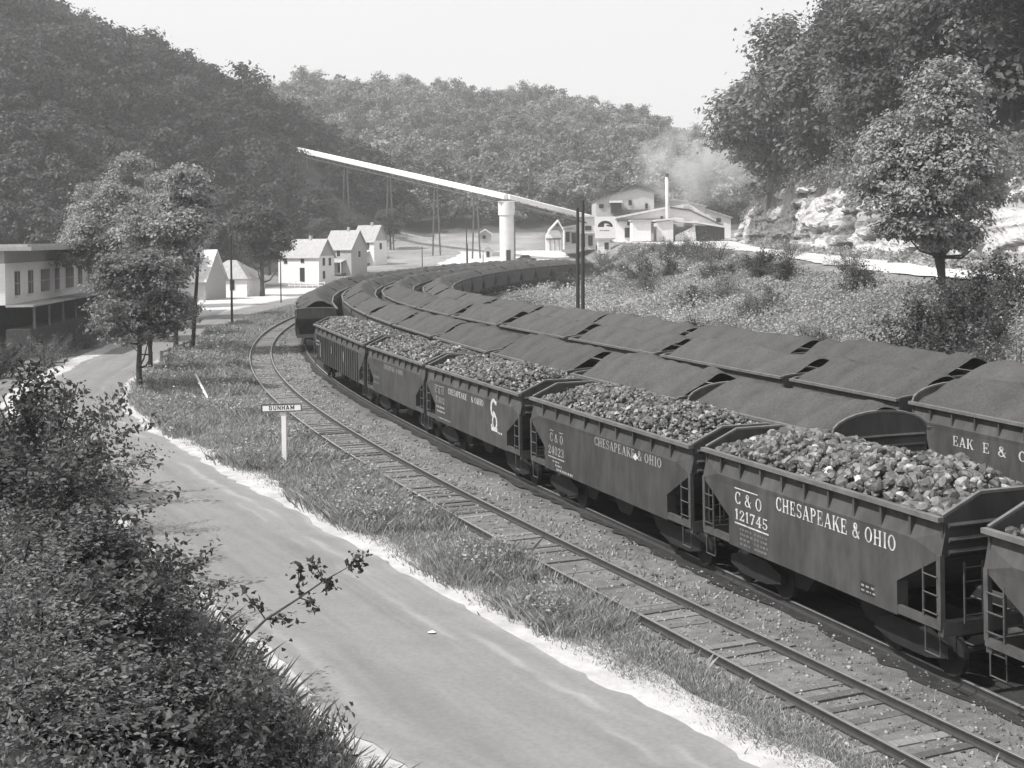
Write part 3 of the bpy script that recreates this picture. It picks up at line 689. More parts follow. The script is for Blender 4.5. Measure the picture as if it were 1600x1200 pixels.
def trunk_mb(hgt, r0, zc, R, seed, limbs=6, fork=False, lean=0.0):
    r = random.Random(seed); mb = MB(); top = zc+R*.4
    path = [(0,0,-.4),(0,0,0)]+[(lean*k/4*hgt*.2+r.uniform(-.08,.08), r.uniform(-.08,.08), top*k/4) for k in (1,2,3,4)]
    mb.tube(path, [r0*1.25,r0*1.05,r0*.85,r0*.7,r0*.5,r0*.2], 8)
    for i in range(limbs):
        k = r.choice((2,3,4)); p = np.array(path[k]); a = 2*pi*i/limbs+r.uniform(-.3,.3)
        e = p+np.array([cos(a)*R*.55, sin(a)*R*.55, R*r.uniform(.2,.7)])
        mid = (p+e)/2+np.array([0,0,-.12*R])
        mb.tube([p, mid, e], [r0*.45,r0*.28,r0*.08], 6, cap=False)
    return mb
def make_tree(name, label, cat, cd, hgt, r0, zc, R, seed, group=None, m=None, **kw):
    m = m or M['leaf']
    t = thing(name, label, cat, group=group)
    trunk_mb(hgt, r0, zc, R, seed, **kw).build('trunk', M['bark'], t)
    V, q, c = cd; mesh_np('crown', V, q, m, t, col=c); return t
def gz(x, y): return float(terrain(np.array([x]), np.array([y]))[0])
def put(t, x, y, rz=0., s=1., dz=0., sz=None):
    t.location = (x, y, gz(x, y)+dz-.05); t.rotation_euler = (0, 0, rz); t.scale = (s, s, sz or s); return t
def seq(proto):
    st_ = [False]
    def f():
        if not st_[0]: st_[0] = True; return proto
        return dup(proto)
    return f
# big pale tree on the right bank
big = make_tree('broadleaf_tree', 'pale leafy tree with a forked dark trunk standing alone on the weedy bank', 'tree',
    crown_data(5, 6.1, 6.2, 7.9, 19, 1500, 32, .26, .40, cone=.3, cs=.55), 14, .24, 6.4, 4.5, 5, limbs=9)
MB().tube([(0,0,.7),(-.35,.1,2.4),(-1.2,.2,4.5),(-2.2,.3,6.5)], [.2,.17,.12,.05], 7).build('trunk_fork', M['bark'], big)
for ch in big.children:
    if ch.name.startswith('crown'): ch.data.materials[0] = M['leafpale']
put(big, at(1472, 462, 80)[0], 80, .4, 1.0)
low = crown_data(51, 3.6, 1.9, 3.0, 8, 330, 34, .26, .5, cs=.6)
mesh_np('lower_foliage', low[0]+np.array([-1.4,-.6,.6]), low[1], M['leafpale'], big, col=low[2])
# trees on the cliff and the slope above it
cl = [make_tree('broadleaf_tree', '', 'tree', crown_data(60+k, 5.2+.4*k, 6.4+.5*k, 6.2+.5*k, 12+k, 330, 38, .46, .46, cone=(.1,.3,.0,.2)[k]), 13, .24, 6, 4.6, 60+k, limbs=6) for k in range(4)]
for k, c in enumerate(cl):
    for ch in c.children:
        if ch.name.startswith('crown'): ch.data.materials[0] = M['leaf'] if k in (0, 2) else M['leafdark']
clf = [seq(c) for c in cl]
# (photo column, ground distance, scale, variant, what singles it out)
CL = [(1160,236,1.7,1,'dark ragged tree at the outer end of the wood, overhanging the smoke of the plant'),
 (1192,250,1.9,0,'rounded tree low over the outer corner of the white cliff'),
 (1225,226,2.0,2,'tall tree rising behind the outer corner of the cliff'),
 (1265,206,1.95,0,'tree with lit lower boughs above the middle of the white cliff'),
 (1300,200,1.5,3,'leafy tree drooping over the shaded cleft of the cliff'),
 (1335,180,1.15,0,'tree hanging over the cliff just behind the lone pale tree on the left'),
 (1400,165,1.2,2,'tree behind the crown of the lone pale tree on the bank'),
 (1470,150,1.1,0,'tree over the cliff directly behind the lone pale tree'),
 (1530,135,1.1,3,'dark tree at the right edge of the wood above the cliff'),
 (1585,125,1.15,1,'dark tree farthest right above the white rocks'),
 (1620,118,1.2,2,'tree partly cut off by the right edge above the cliff')]
for px, Y, s, k, lb in CL:
    x = (px-800)/F*Y; x = max(x, float(XC(Y))+2.6); put(clf[k](), x, Y, random.uniform(0, 6.3), s)['label'] = lb
tl = []
for j in range(150):
    Y = random.uniform(105, 285); x = float(XC(Y))+random.uniform(4, 46)
    if x/Y < .19 or x/Y > .44: continue
    if any((x-a)**2+(Y-b)**2 < 22 for a, b in tl): continue
    tl.append((x, Y)); k = random.choice((0,1,1,2,3,3))
    t = put(clf[k](), x, Y, random.uniform(0, 6.3), random.uniform(1.25, 1.8))
    t['label'] = 'dark broadleaf tree in the dense wood on the slope above the white cliff'; t['group'] = 'wood above the cliff'
for c in cl:
    if not c['label']: c['label'] = 'dark broadleaf tree in the dense wood on the slope above the white cliff'
for o in list(COL.objects):
    if o.parent is None and o.name.startswith('broadleaf_tree') and 'group' not in o and o is not big: o['group'] = 'wood above the cliff'
# trees on the left of the road
ta = make_tree('broadleaf_tree', 'small dark tree with a bare lower trunk beside the bend of the road', 'tree', crown_data(80, 3.3, 3.1, 4.6, 13, 620, 38, .20, .46, cs=.7), 8, .17, 4.2, 2.6, 80, limbs=6, m=M['leaf'])

put(ta, -21.3, 74.5, .3, 1.05)
tb = make_tree('broadleaf_tree', 'tall pale crowned tree behind the leaning pole at the bend of the road', 'tree', crown_data(81, 4.8, 4.9, 9.2, 16, 900, 36, .27, .42, cone=.15, cs=.65), 14, .2, 8, 4, 81, limbs=7, m=M['leafpale'])

put(tb, -25.4, 98.5, 1.0, 1.0)
tc_ = dup(tb); tc_['label'] = 'broad tree hiding the far end of the long white store'; put(tc_, -34.6, 112, 2.2, .95)
td = dup(ta); td['label'] = 'small tree with a double trunk just beyond the tree at the road bend'; put(td, -23.6, 85, 2.9, .95)
te = make_tree('broadleaf_tree', '', 'tree', crown_data(83, 5.2, 6.6, 9.2, 15, 620, 34, .42, .46, cs=.8), 16, .4, 7, 4.6, 83, limbs=6, m=M['leafdark']); te['label'] = 'large dark shade tree between the one storey house and the first two storey house'; put(te, at(410, 455, 200)[0], 200, .7, 1.0)
th = dup(tb); th['label'] = 'tree with a low crown across the road from the leaning pole'; put(th, -36.2, 127, 5., .95)
tj = dup(tb); tj['label'] = 'tall tree left of the road beyond the store'; put(tj, -38.8, 143, .4, 1.12)
tk = dup(tb); tk['label'] = 'tallest tree rising past the far end of the white store'; put(tk, -50, 168, 1.4, 1.4)
tf = dup(tb); tf['label'] = 'tree in front of the hillside behind the one storey house'; put(tf, -56, 225, 4., 1.1)
for i_, (px_, Y_, s_, lb_) in enumerate(((505,278,.75,'tree close behind the roof of the near two storey house'), (552,300,.7,'tree behind the gap between the middle and far houses'), (420,262,.9,'dark tree behind the left end of the near two storey house'), (335,235,.9,'dark tree between the one storey house and the hillside'), (610,318,.7,'small dark tree at the edge of the bare slope right of the houses'), (250,190,.9,'dark tree at the foot of the hill behind the grey walled house'))):
    o_ = dup(te); o_['label'] = lb_; put(o_, (px_-800)/F*Y_, Y_, i_*1.7, s_)
# ---- forest on the hills
FV = [crown_data(100+k, 3.9+.35*k, 4.4+.4*k, 5.0, 8, 38, 18, .88, .5, cone=(0,.25,.1,.5,.0)[k], cs=1.2) for k in range(5)]
pts = []
def collect(y0, y1, sp, fn):
    out = []
    y = y0
    while y < y1:
        x = -.52*y
        while x < .36*y:
            out.append((x+random.uniform(-.45,.45)*sp, y+random.uniform(-.45,.45)*sp)); x += sp
        y += sp*.95
    return np.array(out)
P = np.concatenate([collect(95, 260, 5.6, 0), collect(260, 420, 6.2, 0), collect(420, 700, 7.4, 0)])
hl = left_hill(P[:,0], P[:,1]); hb = back_hill(P[:,0], P[:,1]); onr = (P[:,0] > XC(P[:,1])+3) & (P[:,1] < 330)
slag = (P[:,0] > -36) & (P[:,0] < 10) & (P[:,1] < 345)
_t = np.clip((P[:,0]+62)/62, 0, 1); cvy = 346-56*_t
ok = (np.maximum(hl, hb) > 2.5) & ~((np.abs(P[:,1]-cvy) < 7) & (P[:,0] > -57) & (P[:,0] < 5)) & ~onr & ~slag & ~((P[:,0] > 12) & (P[:,1] < 350))
P = P[ok]; Z = terrain(P[:,0], P[:,1]); q = proj(np.stack([P[:,0], P[:,1], Z+6], 1))
vis = (q[:,0] > -140) & (q[:,0] < 1730) & (q[:,1] > -160)
P, Z, q = P[vis], Z[vis], q[vis]
# drop trees hidden behind nearer crowns and slopes: keep those that still show above the nearer skyline
order = np.argsort(P[:,1]); sky = np.full(260, 2000.); keep = np.zeros(len(P), bool)
for i in order:
    b = int((q[i,0]+150)/8); b = min(max(b, 0), 259); sc_ = F/P[i,1]; r_ = max(1, int(3.5*sc_/8)); top = q[i,1]-6*sc_
    lo, hi = max(b-r_, 0), min(b+r_+1, 260)
    if top < sky[lo:hi].max()+3: keep[i] = True
    sky[lo:hi] = np.minimum(sky[lo:hi], top+4*sc_)
P, Z, q = P[keep], Z[keep], q[keep]
near = np.argsort(P[:,1])[:110]
ind = np.zeros(len(P), bool); ind[near] = True
hp = [make_tree('hillside_tree', '', 'tree', crown_data(130+k, 4.0+.3*k, 4.8+.5*k, 5.6, 8, 110, 26, .62, .5, cone=(0,.3,.1)[k]), 10, .2, 4.5, 4, 130+k, limbs=4, m=M['leafdark']) for k in range(3)]  # dark leaf stands in for shade on the left hillside

hpf = [seq(c) for c in hp]
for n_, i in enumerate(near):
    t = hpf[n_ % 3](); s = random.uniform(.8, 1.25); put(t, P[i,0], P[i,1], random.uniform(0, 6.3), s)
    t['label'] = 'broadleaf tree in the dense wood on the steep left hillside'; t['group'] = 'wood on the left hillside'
VV = []; QQ = []; CC = []; off = 0
for i in np.where(~ind)[0]:
    V, qd, c = FV[RNG.integers(0, 5)]; s = np.clip(np.exp(RNG.normal(0, .22)), .6, 1.6)*(.9 if P[i,1] > 430 else 1); a = RNG.uniform(0, 2*pi)
    X = V[:,0]*np.cos(a)-V[:,1]*np.sin(a); Y = V[:,0]*np.sin(a)+V[:,1]*np.cos(a)
    VV.append(np.stack([X*s+P[i,0], Y*s+P[i,1], V[:,2]*s*RNG.uniform(.9,1.2)+Z[i]-.5], 1)); QQ.append(qd+off); off += len(V)
    CC.append(c*np.clip(RNG.normal(1, .32), .4, 1.9)*(.30 if left_hill(P[i,0], P[i,1]) > back_hill(P[i,0], P[i,1]) else 1.0))  # left hill crowns darkened in colour as the slope's shade
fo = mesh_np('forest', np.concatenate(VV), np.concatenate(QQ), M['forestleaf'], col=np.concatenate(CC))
stuff(fo, 'dense summer forest covering the far hills behind the coal plant', 'forest')
print('forest trees', len(VV), 'individual', len(near))
# ---- weeds and undergrowth
def tufts(name, X, Y, n_per, rad, hgt, leaf, m, label, cat, seed, up=.5, lowf=False):
    r = np.random.default_rng(seed); n = len(X); j = np.repeat(np.arange(n), n_per)
    rad = np.broadcast_to(rad, (n,)); hgt = np.broadcast_to(hgt, (n,)); Zt = terrain(X, Y)
    o = r.normal(size=(len(j),3))*.5
    c = np.stack([X[j]+o[:,0]*rad[j], Y[j]+o[:,1]*rad[j], Zt[j]+np.abs(o[:,2])*hgt[j]*1.1+.05], 1)
    nr = o*.8+r.normal(size=o.shape)*.5+np.array([0,0,up]); nr /= np.linalg.norm(nr, axis=1)[:, None]
    lf = np.broadcast_to(leaf, (n,))
    V, q = leaves(c, nr, lf[j]*r.uniform(.6,1.4,len(j)), r)
    tone = r.normal(1,.22,n)*((.55+.6*vnoise(X, Y, 6.5, 61)+.35*vnoise(X, Y, 2.1, 62)) if lowf else 1)
    col = np.repeat(np.clip(tone[j]*r.normal(1,.22,len(j)), .25, 1.8), 4)
    return stuff(mesh_np(name, V, q, m, col=col), label, cat)
def blades(name, X, Y, hgt, m, label, cat, seed, w=.03, per=9, rad=.12):
    r = np.random.default_rng(seed); n = len(X); j = np.repeat(np.arange(n), per); k = len(j)
    Zt = terrain(X, Y)[j]; b = np.stack([X[j]+r.normal(0,rad,k), Y[j]+r.normal(0,rad,k), Zt-.02], 1)
    a = r.uniform(0, 2*pi, k); hh = np.broadcast_to(hgt, (n,))[j]*r.uniform(.5,1.25,k)
    ww = np.broadcast_to(w, (n,))[j]
    side = np.stack([np.cos(a)*ww, np.sin(a)*ww, 0*a], 1)
    ln = np.stack([r.normal(0,.35,k)*hh, r.normal(0,.35,k)*hh, hh], 1)
    V = np.stack([b-side, b+side, b+ln*.6+side*.7, b+ln*np.array([1.25,1.25,1.0])], 1).reshape(-1, 3)
    col = np.repeat(np.clip(r.normal(1,.25,n)[j]*r.normal(1,.2,k), .35, 1.8), 4)
    return stuff(mesh_np(name, V, np.arange(4*k).reshape(k, 4), m, col=col), label, cat)
r = np.random.default_rng(3)
# right bank
n = 17000; Y = 24+(r.uniform(0, 1, n)**1.35)*250; t_ = r.uniform(-.02, 1.0, n); X = TOE(Y)+.7+(XB(Y)-TOE(Y)-.9)*t_
m_ = (vnoise(X, Y, 2.7, 31)+.4*vnoise(X, Y, 7, 32) < 1.02) & (t_ < ip(Y, [20,70,120,200], [.99,.95,.93,.92]))
X, Y, t_ = X[m_], Y[m_], t_[m_]
big_ = vnoise(X, Y, 4.5, 33)
tufts('undergrowth', X, Y, 34, .35+.8*big_**1.5, (.18+1.25*big_**2)*(1-.75*sm((t_-.7)/.3)), .06+.0013*Y, M['weed'], 'weeds and low bushes covering the bank between the coal cars and white road', 'undergrowth', 4, up=.9, lowf=True)
# verge between the road and the empty track
n = 9500; Y = 17+(r.uniform(0, 1, n)**1.7)*105
lo = ROAD(Y)+np.array([hw(y, 3.25) for y in Y]); hi = T1(Y)-1.35; t_ = r.uniform(0, 1, n)**1.25; X = lo+(hi-lo)*t_; X = X+r.normal(0, .12, n)
m_ = (X < hi+.25)
X, Y, t_ = X[m_], Y[m_], t_[m_]
clump = vnoise(X, Y, 2.6, 35)
blades('verge_grass', X, Y, np.where(clump > .45, .42, .24)*(.45+.9*clump), M['weed'], 'dry grass and weeds on the strip between the road and the empty track', 'grass', 6, w=.007+.00034*Y, per=22, rad=.2)
X2, Y2 = X[clump > .62], Y[clump > .62]
tufts('verge_weeds', X2[::2], Y2[::2], 26, .32, .55, .06+.0012*Y2[::2], M['weed'], 'taller leafy weeds scattered along the strip beside the road', 'weeds', 8)
# sparse weeds round the empty track and further along the valley
n = 1500; Y = r.uniform(20, 150, n); X = T1(Y)+r.choice([-1, 1], n)*r.normal(1.5, .35, n)
blades('track_weeds', X, Y, .16, M['weed'], 'sparse low weeds growing along the empty rails', 'weeds', 9, w=.02+.0004*Y, per=5)
n = 5000; Y = r.uniform(95, 240, n); lo = ROAD(Y)+3.6; hi = T1(Y)-2.2; X = lo+(hi-lo)*r.uniform(0, 1, n)
blades('far_grass', X, Y, .5, M['weed'], 'grass between the far part of the road and the curving track', 'grass', 10, w=.05, per=8, rad=.4)
# bank at lower left
n = 8200; Y = 9+r.uniform(0, 1, n)**.9*52; lf_ = ROAD(Y)-np.array([hw(y, 3.75) for y in Y]); X = lf_-r.uniform(0, 1, n)**1.25*np.minimum(14, 3+Y*.35)
px = proj(np.stack([X, Y, terrain(X, Y)], 1)); m_ = (px[:,0] > -150) & (px[:,1] < 1400); X, Y = X[m_], Y[m_]; d_ = (ROAD(Y)-4-X)
e_ = d_ < 1.3
blades('bank_grass', X[e_], Y[e_], .55, M['leaf'], 'tall grass at the foot of the shrubby bank along the road edge', 'grass', 12, w=.008, per=30, rad=.25)
tufts('bank_undergrowth', X[~e_], Y[~e_], 40, .5, .6, .055+.0010*Y[~e_], M['brushleaf'], 'low shady undergrowth on the bank at the lower left below the camera', 'undergrowth', 13, lowf=True)
# shrubs on that bank: arching sprays of leaves from one root
def brush(seed, leaf):
    r_ = np.random.default_rng(seed); VV_ = []; QQ_ = []; CC_ = []; off_ = 0
    for i in range(46):
        a = r_.uniform(0, 2*pi); tilt = r_.uniform(.05, .95); ln = r_.uniform(1.1, 2.35)
        n_ = int(r_.uniform(70, 170)); t_ = r_.uniform(.25, 1.05, n_)**.8
        x_ = ln*t_*np.sin(tilt)*(1+.25*t_); z_ = ln*t_*np.cos(tilt)-.28*ln*np.sin(tilt)*t_**2
        c = np.stack([x_*np.cos(a), x_*np.sin(a), z_], 1)+r_.normal(size=(n_,3))*(.05+.12*r_.uniform())
        nr = r_.normal(size=(n_,3))*.6+np.array([.4*cos(a), .4*sin(a), .75]); nr /= np.linalg.norm(nr, axis=1)[:, None]
        V, q = leaves(c, nr, leaf*r_.uniform(.5,1.3,n_), r_); VV_.append(V); QQ_.append(q+off_); off_ += len(V)
        CC_.append(np.repeat(np.clip(r_.normal(1,.25)*r_.normal(1,.25,n_), .3, 1.9), 4))
    return np.concatenate(VV_), np.concatenate(QQ_), np.concatenate(CC_)
sh = []
for k in range(3):
    t = thing('shrub', '', 'shrub'); r2 = random.Random(k); mb = MB()
    for i in range(7):
        a = i*.9+r2.random(); mb.tube([(0,0,-.2),(cos(a)*.25,sin(a)*.25,.5),(cos(a)*.7,sin(a)*.7,1.3+r2.random()*.4)], [.035,.025,.01], 5)
    mb.build('stems', M['bark'], t)
    V, q2, c = brush(200+k, (.11,.07,.13)[k]); mesh_np('foliage', V, q2, (M['leafdark'], M['brushleaf'], M['leafdark'])[k], t, col=c); sh.append(t)
shf = [seq(s) for s in sh]
SH = [(62,560,42,1.9,'tall dark shrub at the left edge in front of the white store'),
 (112,625,37,1.25,'shrub at the left edge of the road just before the bend'),
 (28,690,31,1.7,'dark shrub at the left edge below the tallest one'),
 (95,735,27,1.35,'large leaved shrub above the left road edge'),
 (20,800,22,1.4,'shrub cut off by the left edge of the photo, second from the bottom'),
 (120,800,23,1.2,'broad shrub with bright leaves on the slope left of the asphalt'),
 (205,830,23.5,.95,'shrub touching the road edge below the large leaved one'),
 (60,890,18,1.25,'dark shrub low in the left corner of the slope'),
 (180,885,19,1.1,'shrub in the middle of the slope at lower left'),
 (270,930,20,.85,'rounded shrub near the road edge in the middle of the slope'),
 (40,1000,14.5,1.1,'shrub in the bottom left corner of the picture'),
 (150,1010,15,1.0,'small leaved shrub at the bottom of the slope left of centre'),
 (250,1030,15.5,.9,'pale leaved shrub at the bottom of the slope'),
 (345,1000,18,.75,'shrub at the foot of the leaning twig beside the road'),
 (340,1085,14.5,.8,'low shrub at the bottom edge below the leaning twig'),
 (430,1075,16.5,.6,'last low shrub at the bottom edge beside the gravel shoulder')]
for i, (px_, py_, Y_, s_, lb) in enumerate(SH):
    x, y, z = at(px_, py_, Y_); t = shf[i % 3](); zg = gz(x, y); s_z = max((z-zg)/2.0, .35)
    t.location = (x, y, zg-.05); t.rotation_euler = (0, 0, i*1.3); t.scale = (s_, s_, min(s_z, s_*1.4)); t['label'] = lb; t['group'] = 'shrubs on the bank below the camera'
# bushes on the right bank and along the valley
BU = [(1505,548,50,1.5,'pale round bush under the lone tree at the foot of the bank'), (1590,560,52,1.9,'spreading bush at the right edge of the bank'), (1095,395,170,2.1,'dark bush on the crest of the bank left of the white road'),
 (1120,425,150,1.8,'dark bush just below the crest near the bench road'), (1330,470,105,1.2,'bush halfway up the bank'), (1010,460,130,1.5,'bush low on the bank right of the twin poles'), (560,425,165,.01,''),
 (1440,518,64,1.7,'added dark bush as shade below and left of the lone pale tree'), (1482,520,65,1.6,'added dark bush as shade straight below the trunk of the lone tree'), (1525,512,67,1.7,'added dark bush as shade right of the trunk of the lone tree'), (1432,560,57,1.6,'added dark bush as shade, lowest in the hollow under the lone tree'), (1478,560,57,1.6,'added dark bush as shade, middle of the hollow under the lone tree'), (1572,500,69,1.5,'added dark bush as shade, right end of the hollow beside the white road'),  # dark bushes added to stand in for shade under the lone tree
 (940,372,260,2.2,'dark bush beside the white signboard of the plant'), (1235,405,140,1.2,'bush at the edge of the bench road')]
bf = seq(dup(sh[1]))
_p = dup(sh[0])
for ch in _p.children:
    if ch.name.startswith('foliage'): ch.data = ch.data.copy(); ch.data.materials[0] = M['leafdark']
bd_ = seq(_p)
for i, (px_, py_, Y_, s_, lb) in enumerate(BU):
    if not lb: continue
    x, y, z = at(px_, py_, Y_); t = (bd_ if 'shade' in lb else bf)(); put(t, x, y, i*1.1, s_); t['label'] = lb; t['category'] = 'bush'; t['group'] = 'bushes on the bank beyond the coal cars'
rb_ = random.Random(17); bg = [seq(dup(q_)) for q_ in (sh[1], _p, sh[2])]
for i in range(85):
    y = 34+rb_.random()**1.2*205; t_ = rb_.uniform(.08, .84); x = float(TOE(y))+.8+(float(XB(y))-float(TOE(y))-.8)*t_
    if float(vnoise(x, y, 9, 88)) < .38: continue
    t = bg[rb_.randrange(3)](); put(t, x, y, i*.7, rb_.uniform(.35, .95)*(1+y/260)); t['label'] = 'low bush among the weeds on the bank beyond the coal cars'; t['category'] = 'bush'; t['group'] = 'low bushes scattered over the bank'
for i in range(26):
    y = 84+i*2.9+rb_.uniform(-1, 1); x = float(ROAD(y))-4.6-rb_.random()*2.4
    if i % 5 == 4: x -= 1.5
    t = bg[rb_.randrange(3)](); put(t, x, y, i*.9, rb_.uniform(.6, 1.15)); t['label'] = 'bush in the strip between the road and the long white store'; t['category'] = 'bush'; t['group'] = 'bushes in front of the store'
# leaning twig over the road
tw = thing('sapling', 'thin leaning branch with sparse leaves reaching over the lower road', 'sapling', at(330, 1090, 15))
base = np.array(at(330, 1090, 15)); pp = [np.array(at(*a))-base for a in ((330,1090,15),(372,1010,15.1),(415,968,15.2),(468,934,15.3),(505,908,15.4),(548,884,15.5))]
zg = gz(base[0], base[1])
mb = MB().tube([pp[0]+np.array([-.1,0,zg-base[2]-.1])]+pp, [.022,.02,.018,.015,.012,.009,.005], 6)
rr = random.Random(4); cs = []; 
for (f0, dx, dy) in ((2,-.28,.42),(3,-.02,.42),(3,.2,-.16),(4,-.12,.26),(2,.3,-.05),(5,.1,.16),(5,.12,-.04),(4,.1,-.1)):
    p = pp[f0]; e = p+np.array([dx, 0.05, dy*.8]); mb.tube([p, (p+e)/2+np.array([0,0,.02]), e], [.009,.007,.004], 5)
    for k in range(30): cs.append(p+(e-p)*rr.uniform(.3, 1.1)+np.array([rr.gauss(0,.045), rr.gauss(0,.05), rr.gauss(0,.045)]))
mb.build('stem', M['bark'], tw)
cs = np.array(cs); rg = np.random.default_rng(8); nr = rg.normal(size=cs.shape); nr /= np.linalg.norm(nr, axis=1)[:, None]
V, q2 = leaves(cs, nr, rg.uniform(.05,.11,len(cs)), rg); mesh_np('leaves', V, q2, M['leafdark'], tw, col=np.full(len(V), .8))
# ------------------------------------------------------------------ rock cliff
ys = np.arange(18, 304, .45); nz = 46; Hc = ip(ys, [10,90,150,240,275,304], [6.5,7.4,9.5,10.6,8.0,4.2])
V = []; C_ = []
for i, y in enumerate(ys):
    hh = Hc[i]*(1.06+.16*(float(vnoise(y, 0, 13, 50))-.5)+.12*(float(vnoise(y, 0, 4, 51))-.5)); z0 = float(ZB(y))-.3
    for k in range(nz):
        t_ = k/(nz-1); z = z0+hh*t_
        ledge = float(vnoise(z*1.0+3, y*.07, .95, 52)); bl = float(vnoise(y, z, 3.2, 53)); bl2 = float(vnoise(y, z*1.8, 1.1, 54)); cleft = float(vnoise(y, z*.2, 9, 55))
        out = -.9+3.0*t_**1.25+1.5*(round(ledge*3)/3-.5)+.8*(round(bl*4)/4-.5)+.45*(bl2-.5)+.25*float(vnoise(y*3,z*3,.8,57))+2.2*max(cleft-.62, 0)*2
        if t_ > .93: out += 1.8*(t_-.93)/.07
        V.append((float(XC(y))+out, y, z))
        gr_ = .50*(1-.55*sm((ledge-.58)*6)*(.4+.6*bl2))*(1-.60*sm((cleft-.60)*8))  # rock strata bands, plus clefts darkened as painted shade
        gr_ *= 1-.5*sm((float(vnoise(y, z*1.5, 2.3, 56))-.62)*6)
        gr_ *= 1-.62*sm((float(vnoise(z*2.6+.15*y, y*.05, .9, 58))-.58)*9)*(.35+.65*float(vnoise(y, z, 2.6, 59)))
        C_.append(max(gr_, .07))
i = np.arange(len(V)).reshape(len(ys), nz); q2 = np.stack([i[:-1,:-1], i[1:,:-1], i[1:,1:], i[:-1,1:]], -1).reshape(-1, 4)
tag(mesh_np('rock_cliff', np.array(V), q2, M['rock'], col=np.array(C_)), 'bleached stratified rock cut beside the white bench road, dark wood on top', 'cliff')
rb = MB(); 
n = 420; Y = r.uniform(85, 235, n); X = XC(Y)-1.0-np.abs(r.normal(0, .8, n)); 
tufts('cliff_foot_weeds', X, Y, 14, .7, .8, .42, M['weed'], 'weeds and scrub along the foot of the white cliff', 'weeds', 15)
n = 160; Y = r.uniform(85, 300, n); X = XC(Y)+r.uniform(-.2, 2.8, n)
# hanging scrub on the cliff top edge
rr2 = np.random.default_rng(21); n = 420; Y = rr2.uniform(85, 300, n); X = XC(Y)+rr2.uniform(1.4, 5.5, n)
tufts('cliff_top_scrub', X, Y, 34, 1.5, 2.0, .45, M['leaf'], 'dark scrub overhanging the upper edge of the cliff', 'scrub', 16)
# ------------------------------------------------------------------ poles and sign
def pole(px_, pyb, pyt, Y_, label, rad=.15, arms=False, lean=0., z0=None):
    x, y, z = at(px_, pyb, Y_); zg = gz(x, y); zt_ = at(px_, pyt, Y_)[2]; h_ = zt_-zg
    t = thing('utility_pole', label, 'pole', (x, y, zg), group='poles along the railway yard')
    MB().tube([(0,0,-.5),(lean*.5*h_,0,h_*.5),(lean*h_,0,h_)], [rad,rad*.85,rad*.65], 9).build('shaft', M['pole'], t, smooth=False)
    if arms:
        a = MB().box((lean*h_,0,h_-.5), (1.8,.1,.12)).build('crossarm', M['pole'], t)
        for k in (-.7,-.35,.35,.7): MB().tube([(lean*h_+k,0,h_-.45),(lean*h_+k,0,h_-.3)], .035, 6).build('insulator', M['glass'], a)
    return t
pole(300, 545, 395, 101, 'leaning pole with a pale foot in front of the tall tree at the bend', .17, lean=.08)
pole(362.5, 505, 368, 132, 'slim upright pole on the grass right of the leaning pole', .13)
pole(439, 464, 408, 178, 'short thin pole in front of the shade tree', .10)
pole(660, 430, 385, 250, 'thin pole right of the three houses against the bare slope', .11)
pole(729.5, 415, 300, 268, 'tallest thin pole in front of the hillside, left of the silo', .13)
pole(731, 420, 381, 262, 'low pole at the foot of the bare slope below the tall thin pole', .10)
pole(755, 412, 392, 285, 'short post left of the silo', .10)
pole(902, 490, 325, 88, 'left pole of the twin poles behind the slack coal cars', .15, lean=.012)
pole(909.5, 492, 313, 87, 'right and taller pole of the twin poles behind the slack coal cars', .15, lean=.015)
# station name board
sx, sy, sz_ = at(445, 723, 48.6); zg = gz(sx, sy)
sg = thing('station_sign', 'white station name board lettered DUNHAM on a single white post in the grass', 'sign', (sx, sy, zg), radians(-8))
MB().box((0,0,1.05), (.17,.15,2.5)).build('post', M['white'], sg)
bz = 2.28
bd = MB().box((0.02,-.10,bz), (1.52,.05,.27)).build('board', M['white'], sg)
fr = MB()
for z in (bz+.125, bz-.125): fr.box((.02,-.127,z), (1.52,.02,.03))
for x in (-.735, .775): fr.box((x,-.128,bz), (.03,.02,.27))
fr.build('border', M['black'], bd)
mb = MB(); text(mb, 'DUNHAM', -.46, .52, bz-.075, bz+.08, -.130, SANS, .16); mb.build('lettering', M['black'], bd, fix=False)
bd.rotation_euler = (0, radians(-2.0), 0)
# fallen white stake and pipe, paper scrap, guard rail
a = np.array(at(306, 596, 76)); b = np.array(at(327, 627, 69)); a[2] = gz(a[0], a[1])+.75; b[2] = gz(b[0], b[1])+.05
tag(MB().tube([a, b], .065, 6).build('white_stake', M['white']), 'white stake lying askew in the grass above the DUNHAM sign', 'stake')
P_ = [at(300,549,98), at(318,547,98), at(334,550,97), at(342,558,96)]
tag(MB().tube(P_, .06, 6).build('bent_pipe', M['white']), 'bent pale pipe in the grass at the foot of the leaning pole', 'pipe')
gl = thing('guard_rail', 'low wooden rail on posts at the road bend behind the small dark tree', 'fence', (*[float(v) for v in (-23.6, 92)], gz(-23.6, 92)))
d0 = np.array(at(252,553,91))-np.array(gl.location); d1 = np.array(at(298,545,101))-np.array(gl.location)
for k in range(5):
    p = d0+(d1-d0)*k/4; MB().box((p[0],p[1],.45), (.16,.16,1.0)).build('post', M['wood'], gl)
for z in (.45, .82): MB().tube([(d0[0],d0[1],z),(d1[0],d1[1],z)], .07, 4).build('rail', M['wood'], gl)
